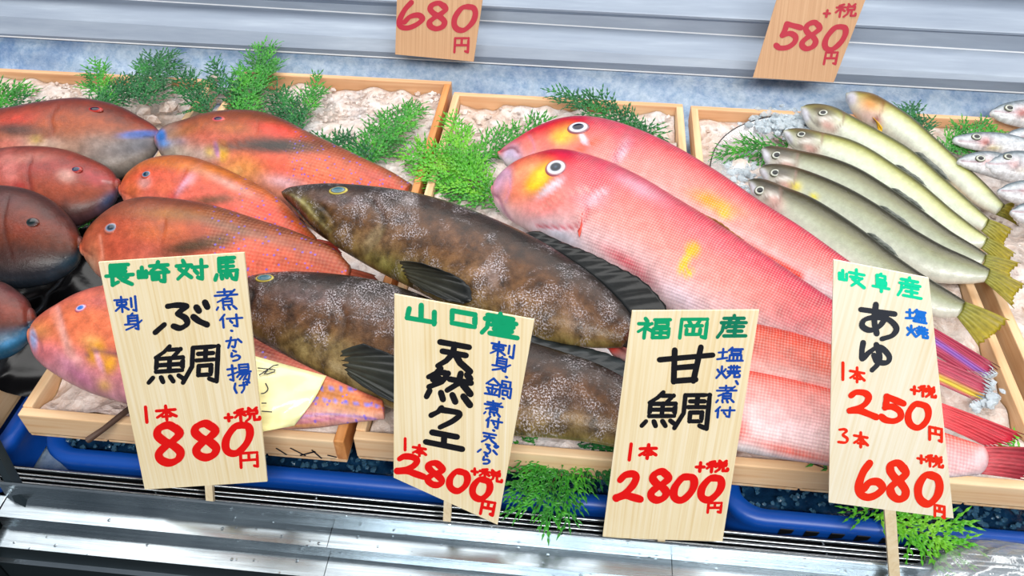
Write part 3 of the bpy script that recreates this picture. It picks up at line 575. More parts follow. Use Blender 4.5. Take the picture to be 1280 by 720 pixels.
# ---------------- parrotfish
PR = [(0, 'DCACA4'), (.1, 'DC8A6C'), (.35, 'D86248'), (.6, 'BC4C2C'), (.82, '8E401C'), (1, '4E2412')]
EYEB = [(0, '0E2030'), (.45, '16304A'), (.6, '5A88A0'), (.78, 'C85040'), (1, 'A05038')]
B1 = [(198, 170, 198, 186), (203, 163, 204, 198), (213, 158, 216, 208), (235, 153, 240, 220), (262, 146, 266, 232), (295, 142, 298, 246), (325, 143, 328, 258), (355, 152, 356, 266), (390, 170, 386, 272), (425, 186, 416, 272), (460, 202, 446, 266), (490, 216, 476, 258), (515, 231, 500, 252)]
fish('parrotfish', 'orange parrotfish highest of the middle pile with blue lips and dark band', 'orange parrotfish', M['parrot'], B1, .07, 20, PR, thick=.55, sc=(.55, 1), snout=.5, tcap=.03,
  patches=[(212, 182, 17, 26, 0, 'A9A49A', .9, 1.5), (230, 192, 26, 18, 0, 'C2B9A8', .8), (228, 165, 30, 8, -20, 'B07038', .7), (201, 170, 9, 7, 90, '2F88E8', 1, 2), (204, 180, 5, 10, 80, '4A98E8', .8), (262, 192, 20, 9, 0, 'D8D6D0', .8), (278, 190, 9, 12, 0, 'F0D020', .95, 2), (271, 188, 3.5, 10, -10, 'B890E0', .95, 2), (262, 190, 6, 6, 0, 'E8D048', .8), (225, 177, 9, 5, 0, '8C86A8', .5), (345, 163, 34, 9, 12, 'F04A38', .95, 1.5), (345, 182, 62, 10, 2, '302A24', 1, 2), (290, 183, 24, 6, -3, '4A4036', .8),
           (350, 205, 70, 18, 12, 'F0604A', .9), (310, 210, 24, 16, 30, 'F0A050', .8), (400, 215, 60, 16, 20, 'F07048', .8), (440, 225, 50, 22, 20, 'E8683C', .6), (355, 228, 26, 8, 10, 'E8D0E0', .6), (290, 220, 14, 16, 0, 'F4B060', .8), (325, 147, 26, 5, 10, '80401C', .6), (470, 222, 30, 8, 25, 'D84848', .6), (290, 160, 26, 8, 0, 'C06A24', .7)],
  lines=[([(300, 212), (282, 222), (268, 215)], 3, 'F4C080', .5, .001), ([(322, 152), (318, 168), (300, 178), (275, 182)], 2, 'A04828', .5, .0012)],
  eye=[(273, 149, 9, 5, 5, [(0, '14101C'), (.5, '2A2448'), (.7, 'D05A60'), (1, 'B86048')])],
  fins=[('tail_fin', [(505, 234), (508, 243), (502, 252)], [(540, 264), (545, 274), (530, 285)], 'D88060', 'C86A50', 0, -.01, 7)])
B2 = [(153, 232, 153, 246), (157, 224, 158, 256), (167, 214, 172, 266), (187, 203, 195, 276), (212, 198, 222, 284), (240, 199, 248, 292), (270, 208, 275, 300), (300, 221, 302, 308), (330, 236, 328, 314), (355, 254, 350, 316), (378, 278, 372, 316), (395, 296, 390, 316)]
fish('parrotfish', 'small orange parrotfish second from the top of the middle pile with white cheek', 'orange parrotfish', M['parrot'], B2, .08, 20, [(0, 'E8A090'), (.3, 'EC7060'), (.6, 'E45A38'), (.85, 'C46424'), (1, '7A4420')], thick=.5, sc=(.6, 1), snout=.6, tcap=.028,
  patches=[(181, 228, 9, 7, -30, 'E8C4C4', .9, 1.5), (165, 238, 14, 14, 0, 'E87838', .7), (187, 224, 14, 9, 0, 'E8604A', .5), (228, 232, 22, 4, -50, 'E8B8D8', .85), (240, 224, 12, 5, -50, 'F4A0A8', .6), (215, 246, 5, 6, 0, 'C81828', .8), (205, 236, 18, 12, 0, 'F07850', .6), (265, 250, 34, 6, -5, '6A4A30', .9, 1.5), (300, 262, 36, 12, 20, 'F4705C', .8), (240, 210, 60, 6, 10, 'D8781C', .8), (290, 232, 40, 5, 25, 'E8C8C0', .5), (335, 262, 30, 14, 30, 'E03828', .7)],
  lines=[([(232, 212), (222, 232), (212, 250), (196, 262)], 2.5, 'C04838', .5, .0012), ([(153, 240), (162, 244), (170, 252)], 1.6, 'B05038', .5, .001)],
  eye=[(183, 218, 7, 6, 0, EYEB)],
  fins=[('tail_fin', [(388, 298), (392, 306), (388, 314)], [(420, 305), (428, 320), (418, 336)], 'D8583C', 'C8402C', 0, -.01, 6)])
B3 = [(105, 303, 105, 320), (109, 292, 112, 332), (120, 280, 124, 346), (138, 266, 146, 358), (160, 255, 172, 368), (187, 250, 205, 376), (220, 252, 240, 382), (255, 257, 275, 384), (290, 266, 305, 384), (325, 277, 334, 382), (358, 287, 362, 378), (390, 299, 388, 374), (418, 312, 410, 370), (438, 332, 430, 364)]
fish('parrotfish', 'broad red brown parrotfish just behind the leftmost price sign, dark blotch on flank', 'orange parrotfish', M['parrot'], B3, .09, 20, PR, thick=.5, sc=(.5, 1), snout=.5, tcap=.03,
  patches=[(118, 318, 14, 26, 10, 'C88058', .8), (112, 335, 10, 16, 20, 'B8A088', .8), (140, 310, 20, 24, 0, 'D45C3C', .8), (165, 300, 30, 26, 0, 'B8503C', .6), (175, 262, 40, 8, -5, 'A8584C', .5), (215, 268, 50, 8, 3, 'A86A18', .8), (200, 290, 40, 14, 0, 'C86A28', .6), (238, 308, 44, 11, -12, '3A3018', .95, 1.5), (275, 302, 26, 10, -15, '4A3C20', .8), (285, 282, 60, 5, 15, '6A5A48', .6), (300, 312, 34, 14, -10, 'F06850', .9, 1.5), (320, 330, 60, 20, 0, 'F06048', .8), (370, 330, 50, 16, 20, 'C05030', .7), (400, 325, 30, 12, 30, 'A04028', .6), (195, 320, 26, 12, 20, 'D07060', .6), (310, 293, 60, 4, 15, '907060', .5)],
  lines=[([(125, 295), (128, 320), (126, 342)], 1.8, 'E8A088', .5, .0008), ([(205, 275), (198, 310), (185, 335), (165, 350)], 3, 'A85038', .5, .0012), ([(104, 312), (114, 318)], 1.8, '804030', .6, .001)],
  eye=[(139, 285, 9, 8, 0, [(0, '14202E'), (.4, '2A3848'), (.6, '7A8AA0'), (.8, 'B86A58'), (1, 'A05848')])],
  fins=[('tail_fin', [(430, 334), (435, 348), (428, 362)], [(470, 345), (478, 365), (460, 380)], 'A85038', '804030', 0, -.02, 6)])
B4 = [(40, 411, 40, 434), (45, 402, 45, 448), (57, 392, 60, 462), (78, 380, 82, 476), (102, 368, 108, 489), (130, 360, 136, 498), (165, 358, 170, 508), (200, 364, 205, 516), (240, 378, 245, 524), (280, 398, 285, 530), (320, 424, 322, 534), (360, 446, 360, 536), (400, 466, 400, 534), (440, 484, 442, 528), (478, 500, 480, 524)]
b4, pb4, sb4 = fish('parrotfish', 'salmon pink parrotfish lowest of the middle pile, yellow patch behind its cheek', 'orange parrotfish', M['parrot'], B4, .088, 20, [(0, 'D89AA8'), (.15, 'DC8890'), (.4, 'EC7C58'), (.7, 'E87850'), (.9, 'D86C58'), (1, 'B05A58')], thick=.45, sc=(.6, 1), snout=.45, tcap=.028,
  patches=[(50, 415, 16, 12, 0, 'E89858', .85), (42, 425, 5, 14, -8, '8AB4E8', .95, 2), (60, 440, 18, 16, 30, 'E87880', .7), (85, 455, 22, 14, 35, 'D898A8', .8), (120, 440, 12, 16, 20, 'F0A818', .95, 1.8), (137, 455, 10, 14, 20, 'F0A818', .9, 1.8), (112, 425, 12, 8, 0, 'F8C070', .7), (124, 452, 4, 16, -20, 'F0A8B8', .9, 2), (130, 482, 9, 8, 0, 'E8B840', .7), (100, 470, 26, 8, 38, 'B86890', .7), (80, 420, 5, 30, -25, 'F4B8A8', .75), (105, 400, 34, 20, 0, 'F07C50', .7), (125, 378, 20, 8, 0, 'C06070', .5), (330, 440, 40, 14, 30, '6A1810', .9), (410, 490, 60, 14, 20, 'C8782C', .95, 1.5), (400, 512, 60, 6, 8, 'DCA890', .8), (430, 508, 60, 6, 14, 'D8A070', .7), (370, 532, 50, 5, 0, 'E8A048', .8)]
   + [(402 + i * 12, 485 + i * .5, 2.6, 3.6, 0, '4468E8', .95, 2) for i in range(4)] + [(393 + i * 13, 498 + i * 1.6, 3.4, 2.8, 0, '7080F0', .9, 2) for i in range(8)] + [(462, 506, 3, 2.4, 0, '7080F0', .9, 2)],
  lines=[([(72, 385), (78, 410), (84, 440), (100, 450)], 3.5, 'F0B0A8', .6, .001), ([(105, 445), (118, 438), (140, 440), (150, 444)], 2.2, '604060', .7, .0015), ([(40, 418), (50, 428), (52, 440)], 1.6, 'A06070', .6, .001), ([(350, 526), (400, 518), (440, 520), (470, 524)], 1.8, '8A70C8', .7, 0), ([(330, 530), (380, 528), (430, 520)], 1.8, 'C060A0', .6, 0)],
  eye=[(101, 385, 7.5, 5.5, -15, [(0, '2A60B8'), (.45, '3A70C0'), (.6, 'C8B8D0'), (.8, 'C87888'), (1, 'A04870')])])
# left crate, facing right
LR = [(0, '9A4A3C'), (.2, 'A84632'), (.5, '9A3A24'), (.8, '6E2A18'), (1, '3A1A14')]
L1 = [(199, 164, 199, 178), (192, 157, 194, 190), (178, 149, 180, 202), (152, 136, 156, 216), (122, 129, 128, 226), (95, 127, 98, 232), (60, 131, 62, 234), (25, 137, 25, 232), (-15, 143, -15, 226), (-55, 152, -55, 216), (-85, 162, -85, 208)]
fish('parrotfish', 'red brown parrotfish facing right at the top left with blue stripe on its jaw', 'parrotfish facing right in the left crate', M['parrot'], L1, .07, 20, [(0, '989088'), (.12, '98887C'), (.3, '9A6A50'), (.55, 'B05224'), (.8, '90321C'), (1, '401C18')], thick=.5, sc=(.7, 1), snout=.5, tcap=.03,
  patches=[(170, 180, 34, 13, -14, '5E6470', .95, 1.5), (172, 168, 26, 5, -4, '2264C8', 1, 2), (140, 185, 34, 14, -10, '8A8484', .8), (120, 178, 20, 10, 0, 'A89890', .6), (20, 150, 30, 9, -10, 'D8402C', .9), (20, 162, 34, 8, 3, '4A3834', .9, 1.5), (40, 180, 40, 8, 0, 'E0C8B8', .8), (45, 175, 9, 5, 0, 'D8C040', .7), (10, 180, 30, 8, 0, 'D86050', .7), (125, 138, 40, 6, 5, '5A2018', .7), (150, 150, 26, 10, 20, '4A2018', .6), (90, 150, 34, 12, 0, 'AA4C18', .6)],
  lines=[([(70, 132), (62, 150), (66, 165), (50, 175)], 3, '803020', .5, .0007), ([(199, 172), (180, 170)], 1.6, '182038', .7, .001)],
  eye=[(119, 137, 9, 4.5, 5, [(0, '0C0A18'), (.5, '181430'), (.7, 'C03A34'), (1, '8A2A20')])])
L2 = [(147, 224, 147, 240), (142, 215, 142, 252), (130, 207, 130, 262), (112, 199, 112, 272), (88, 191, 90, 280), (60, 187, 62, 284), (25, 187, 25, 284), (-10, 192, -10, 280), (-50, 204, -50, 270), (-80, 214, -80, 262)]
fish('parrotfish', 'crimson parrotfish facing right, second from the top in the left crate', 'parrotfish facing right in the left crate', M['parrot'], L2, .08, 20, [(0, '6A4A50'), (.12, '7A4238'), (.3, 'A0482C'), (.6, '9E3430'), (.85, '8E3424'), (1, '5A2A20')], thick=.5, sc=(.7, 1), snout=.5, tcap=.03,
  patches=[(83, 220, 12, 8, 10, 'E0B0A4', .8, 1.5), (30, 198, 34, 6, -6, 'D88878', .6), (12, 215, 12, 24, -15, 'F09088', .6), (25, 232, 14, 6, 0, 'B01828', .8), (60, 235, 40, 18, 0, 'A85038', .5), (120, 225, 18, 8, 25, 'B83C48', .6), (110, 250, 34, 10, -20, '984420', .6), (135, 250, 16, 8, -40, '20507C', .8), (95, 262, 40, 8, -12, '3A3838', .6)],
  lines=[([(40, 196), (34, 215), (40, 240)], 3, '702020', .5, .0006), ([(138, 228), (128, 226)], 1.5, 'D0A0A0', .6, .0005)],
  eye=[(95, 212, 7, 5, 0, [(0, '0C1424'), (.5, '203858'), (.7, 'B04038'), (1, '8A3028')])])
L3 = [(101, 296, 100, 314), (96, 284, 97, 326), (86, 270, 88, 336), (68, 253, 72, 346), (42, 241, 48, 354), (12, 236, 16, 358), (-20, 237, -18, 356), (-55, 246, -52, 350), (-90, 262, -88, 340)]
fish('parrotfish', 'dark brown parrotfish facing right, third from the top in the left crate', 'parrotfish facing right in the left crate', M['parrot'], L3, .09, 20, [(0, '2A3440'), (.12, '3A2E2C'), (.35, '6A3018'), (.6, '702A18'), (.85, '50241C'), (1, '2E1814')], thick=.5, sc=(.7, 1), snout=.5, tcap=.03,
  patches=[(30, 285, 26, 14, 0, '8A3420', .6), (10, 320, 40, 14, 0, '40201C', .7), (90, 325, 26, 7, -25, '1C3C4C', .8), (60, 265, 20, 8, 40, '4A2A28', .7), (5, 250, 26, 8, 0, '5A2C34', .5)],
  lines=[([(10, 245), (4, 280), (14, 320)], 3, '401810', .5, .0006)],
  eye=[(39, 278, 8, 6, 0, [(0, '0C1418'), (.5, '1E2A2C'), (.75, '50484A'), (1, '50281C')])])
L4 = [(39, 385, 38, 412), (34, 374, 35, 424), (24, 365, 26, 434), (8, 355, 10, 444), (-15, 350, -12, 450), (-45, 350, -42, 452), (-80, 360, -78, 446)]
fish('parrotfish', 'dusky red parrotfish facing right, lowest in the left crate with blue jaw', 'parrotfish facing right in the left crate', M['parrot'], L4, .095, 20, [(0, '20506C'), (.15, '24506C'), (.3, '5A3028'), (.6, '7A3428'), (.85, '602C2C'), (1, '3A2020')], thick=.5, sc=(.7, 1), snout=.4, tcap=.03,
  patches=[(10, 428, 34, 5, -22, '3A86B8', .85), (15, 390, 20, 12, 0, '8A4030', .6)], lines=[([(38, 405), (20, 410)], 1.6, '101820', .8, .001)])

# ---------------- sweetfish
AR = [(0, 'E8E8DC'), (.2, 'D0D4C6'), (.42, 'A8AE98'), (.56, '7E8060'), (.70, '52502F'), (.82, '302D1C'), (1, '1E1C16')]
AP = [(0, 'EEEEE0'), (.3, 'DEE6D4'), (.52, 'D0D6AC'), (.70, 'A8AA6C'), (.84, '5A5834'), (1, '2E2E20')]
EYEA = [(0, '0A0E12'), (.5, '12181C'), (.6, 'D8DCD4'), (.78, 'A8AC9C'), (.9, '4A4A3C'), (1, '4A4A3C')]
def headp(x, y, s=1., pale=True):
    return [(x + 4, y + 6, 6 * s, 9 * s, -20, 'D4D6E0', .95, 2), (x + 26 * s, y + 8, 16 * s, 12 * s, 20, '84766A', .8), (x + 32 * s, y + 20, 11 * s, 7 * s, 30, 'D8A8A0', .8), (x + 24 * s, y + 1, 20 * s, 6, 12, '38342A', .9), (x + 3, y + 7, 5 * s, 9 * s, -20, 'E0E2EC', .95, 2), (x + 20, y + 16, 4, 6, 0, '5A5048', .6), (x + 28, y + 11, 9, 2.5, 10, 'E0E0D8', .7)]
SF = [
 ('palest sweetfish at the very back with an orange head and yellow fin', [(1060, 118, 1059, 128), (1066, 116, 1064, 138), (1078, 117, 1074, 148), (1094, 121, 1088, 158), (1112, 131, 1104, 168), (1140, 149, 1130, 185), (1170, 175, 1158, 206), (1202, 204, 1186, 228), (1230, 229, 1215, 252), (1256, 256, 1244, 268)], AP,
  [(1064, 123, 8, 9, 0, 'D6D8E6', 1, 2), (1088, 132, 16, 12, 20, 'E09040', .85), (1085, 146, 14, 8, 20, 'E8C8C0', .8), (1096, 124, 16, 5, 20, '5A4028', .8), (1097, 150, 7, 5, 40, '9A5058', .7)], None, (1244, 262)),
 ('pale sweetfish second from the back, snout raised in the ice', [(1003, 135, 1002, 142), (1010, 132, 1007, 154), (1025, 132, 1018, 164), (1045, 137, 1040, 174), (1070, 150, 1062, 188), (1100, 166, 1090, 204), (1140, 190, 1128, 228), (1180, 224, 1165, 256), (1212, 252, 1196, 276), (1236, 274, 1226, 288)], AP, headp(1003, 137), (1029, 141, 6, 5), (1232, 282)),
 ('yellowish sweetfish third from the back', [(981, 164, 981, 171), (988, 162, 986, 180), (1002, 162, 998, 190), (1022, 166, 1018, 198), (1058, 175, 1050, 216), (1085, 187, 1078, 232), (1115, 206, 1106, 250), (1150, 230, 1138, 272), (1188, 262, 1174, 298), (1214, 282, 1204, 310), (1234, 297, 1226, 310)], AP, headp(981, 166), (1002, 168, 6, 5), (1230, 304)),
 ('olive sweetfish fourth from the back with a shiny side', [(953, 187, 953, 193), (958, 184, 956, 202), (972, 184, 968, 212), (1000, 190, 990, 222), (1036, 198, 1022, 240), (1072, 212, 1058, 258), (1110, 235, 1096, 280), (1148, 261, 1136, 302), (1188, 290, 1176, 324), (1218, 308, 1206, 332), (1232, 318, 1224, 334)], AR, headp(953, 189), (971, 194, 6.5, 6), (1230, 328)),
 ('olive sweetfish fifth from the back, fatter with a yellow spot behind the gills', [(951, 211, 951, 217), (956, 207, 955, 224), (970, 206, 966, 236), (992, 210, 986, 248), (1024, 221, 1014, 266), (1060, 237, 1048, 288), (1095, 257, 1082, 308), (1132, 282, 1118, 330), (1175, 307, 1162, 350), (1215, 325, 1206, 354), (1237, 337, 1230, 352)], AR, headp(951, 213) + [(995, 233, 7, 6, 20, 'E8D860', .9), (1017, 246, 6, 4, 0, 'E8DC50', .9)], (969, 216, 6.5, 6), (1234, 345)),
 ('dark backed sweetfish nearest the price sign with a ringed eye', [(937, 226, 937, 234), (944, 224, 941, 246), (958, 226, 952, 260), (980, 235, 970, 276), (1010, 247, 998, 300), (1040, 264, 1024, 324), (1080, 291, 1062, 344), (1115, 318, 1100, 366), (1148, 341, 1136, 384), (1182, 362, 1172, 396), (1206, 377, 1196, 396)], AR, headp(937, 230) + [(985, 245, 60, 6, 25, '2A2418', .5), (965, 262, 14, 9, 20, 'C8A0A0', .8)], (950, 238, 7, 7), (1202, 387)),
]
for i, (lb, st, rp, pat, ey, tl) in enumerate(SF):
    tx, ty = tl; ex, ey2 = st[-1][0], st[-1][1]
    k = [(26, -8, 30, 20), (34, 6, 24, 34), (40, 14, 30, 36), (46, 2, 38, 24), (48, 12, 34, 40), (60, 14, 22, 46)][i]
    fn = [('tail_fin', [st[-1][:2], tl, st[-1][2:]], [(tx + k[0], ty + k[1]), (tx + k[0] * .72, ty + (k[1] + k[3]) * .5), (tx + k[2], ty + k[3])], '8A8A38', 'A8941C', 0, -.004, 6, .1)]
    m_ = len(st) // 2 + 1; q = st[m_]; q2 = st[m_ + 1]
    fn.append(('dorsal_fin', [q[:2], ((q[0] + q2[0]) / 2, (q[1] + q2[1]) / 2), q2[:2]], [(q[0] + 14, q[1] + 3), ((q[0] + q2[0]) / 2 + 14, (q[1] + q2[1]) / 2 + 2), (q2[0] + 8, q2[1] + 3)], '4A5048', '8A9088', 0, .002, 5, .1))
    if i == 0:
        fn[1] = ('pectoral_fin', [(1090, 146), (1094, 150), (1096, 155)], [(1103, 160), (1102, 166), (1098, 166)], 'F0B418', 'F0BE20', None, .016, 2, 0)
        fn.append(('pelvic_fin', [(1148, 196), (1156, 202), (1164, 208)], [(1174, 200), (1176, 207), (1174, 214)], 'E0B418', 'C8A020', None, .004, 3))
    ln = []
    if ey: ln = [([(ey[0] - 18, ey[1] + 3), (ey[0] - 12, ey[1] + 12), (ey[0] - 6, ey[1] + 16)], 1.4, '6A6060', .6, .0008), ([(ey[0] + 26, ey[1] - 2), (ey[0] + 24, ey[1] + 12), (ey[0] + 12, ey[1] + 24)], 1.8, '8A6A60', .6, .001), ([(ey[0] - 4, ey[1] + 10), (ey[0] + 10, ey[1] + 6), (ey[0] + 22, ey[1] + 8)], 1.5, 'E8E4E0', .6, .0003)]
    else: ln = [([(1104, 128), (1100, 142), (1092, 152)], 1.8, '8A5040', .6, .001)]
    fish('sweetfish', lb, 'sweetfish laid side by side', M['ayu'], st, .058 + .0035 * i, 24, rp, pat, ln, thick=.62, N=90, Mr=40, sc=(.3, 1), snout=.6, tcap=.02, fins=fn,
         eye=[(ey[0], ey[1], ey[2], ey[3], 0, EYEA)] if ey else None)
# small silvery fish in the right crate
SR = [(0, 'F4F6FA'), (.3, 'E8ECF2'), (.6, 'C8D0D8'), (.85, '7A8890'), (1, '38444C')]
SS = [('small silvery fish at the top of the rightmost crate', [(1241, 137, 1241, 145), (1252, 131, 1251, 151), (1272, 127, 1270, 156), (1300, 125, 1296, 160), (1330, 128, 1330, 156)], (1262, 133)),
 ('small silvery fish with a red gill pointing left in the rightmost crate', [(1195, 171, 1195, 180), (1206, 168, 1205, 184), (1228, 166, 1227, 188), (1256, 168, 1256, 191), (1290, 176, 1290, 196), (1318, 184, 1318, 196)], (1221, 169)),
 ('small silvery fish between its neighbours at the right picture edge', [(1258, 168, 1258, 174), (1266, 163, 1266, 180), (1284, 160, 1284, 184), (1310, 162, 1310, 184), (1340, 168, 1340, 180)], None),
 ('small bluish silvery fish lying lowest left in the rightmost crate', [(1200, 198, 1200, 206), (1210, 193, 1210, 211), (1234, 190, 1232, 218), (1262, 196, 1260, 226), (1300, 210, 1298, 232), (1330, 222, 1330, 234)], (1226, 196)),
 ('small silvery fish with a pinkish cheek and clear eye at the right', [(1233, 203, 1234, 211), (1243, 196, 1243, 218), (1264, 190, 1264, 224), (1294, 192, 1294, 230), (1325, 200, 1325, 226)], (1261, 194)),
 ('small silvery fish beside the sweetfish tails, upper of two', [(1250, 236, 1250, 244), (1260, 230, 1260, 250), (1280, 226, 1280, 256), (1310, 230, 1310, 256)], None),
 ('small silvery fish beside the sweetfish tails, lower of two', [(1266, 262, 1266, 270), (1274, 256, 1274, 277), (1292, 252, 1292, 282), (1320, 258, 1320, 282)], None)]
for i, (lb, st, ey) in enumerate(SS):
    x, y = st[1][0], st[1][1]
    e0, e1 = st[-2], st[-1]; mx_, my_ = (e1[0] + e1[2]) / 2, (e1[1] + e1[3]) / 2; hh_ = (e1[3] - e1[1]) / 2; dy_ = ((e1[1] + e1[3]) - (e0[1] + e0[3])) / 2 / (e1[0] - e0[0])
    st = st + [(mx_ + 30, my_ + dy_ * 30 - hh_ * .7, mx_ + 30, my_ + dy_ * 30 + hh_ * .7), (mx_ + 62, my_ + dy_ * 62 - 4, mx_ + 62, my_ + dy_ * 62 + 4)]; tx, ty = mx_ + 62, my_ + dy_ * 62
    fish('silvery_fish', lb, 'small silvery fish in the right crate', M['silver'], st, .062 + .004 * i, 22, SR, [(x + 26, y + 10, 9, 7, 0, 'C86A60' if i in (0, 1) else 'E0B8B8', .8), (x + 36, y + 17, 10, 4, 0, 'D8C040', .5 if i == 1 else .2)],
         [([(x + 34, y), (x + 32, y + 10), (x + 22, y + 18)], 1.5, '707880', .6, .001), ([(x - 8, y + 8), (x + 8, y + 9), (x + 20, y + 8)], 1.2, 'A06068', .6, .0005)], thick=.6, N=70, Mr=36, sc=None, snout=.8, tcap=.015, fins=[('tail_fin', [(tx, ty - 4), (tx + 1, ty), (tx, ty + 4)], [(tx + 26, ty - 12), (tx + 17, ty), (tx + 24, ty + 14)], '98A0A4', '6E767A', 0, -.002, 5, .08)],
         eye=[(ey[0], ey[1] + 2, 5.5, 4.5, 0, EYEA)] if ey else None)

# yellow label laid over the lowest parrotfish
def ylab():
    t = thing('yellow_label', 'pale yellow paper label lying over the lowest parrotfish, black handwriting', 'label', tuple(pb4((360, 490), .02)))
    L = spline([(300, 440), (297, 490), (300, 545)], 16); Rr = spline([(408, 470), (392, 500), (368, 532)], 16); V = []; nx = 22
    for i in range(16):
        for j in range(nx):
            q = L[i] * (1 - j / (nx - 1)) + Rr[i] * j / (nx - 1)
            if i < 3: q = q + np.array([0, 0.])
            V.append(pb4(q, max(sb4(q)[0], .006) + .0022 + .0008 * math.sin(i * .9 + j * .5)))
    o = mesh('paper', V, grid_faces(16, nx), M['ylabel'], t); solid(o, .0004)
    parts = []
    for k, poly in enumerate(([(322, 460), (345, 463), (330, 468), (340, 458), (348, 456)], [(324, 469), (336, 461)], [(332, 479), (335, 486), (331, 491), (326, 492)], [(327, 504), (333, 504)], [(327, 514), (340, 515)])):
        parts.append(tube([pb4(p, sb4(p)[0] + .0035) for p in spline(poly, 10)], .0005, 5))
    mesh('handwriting', *join(parts), M['charcoal'], t)
ylab()

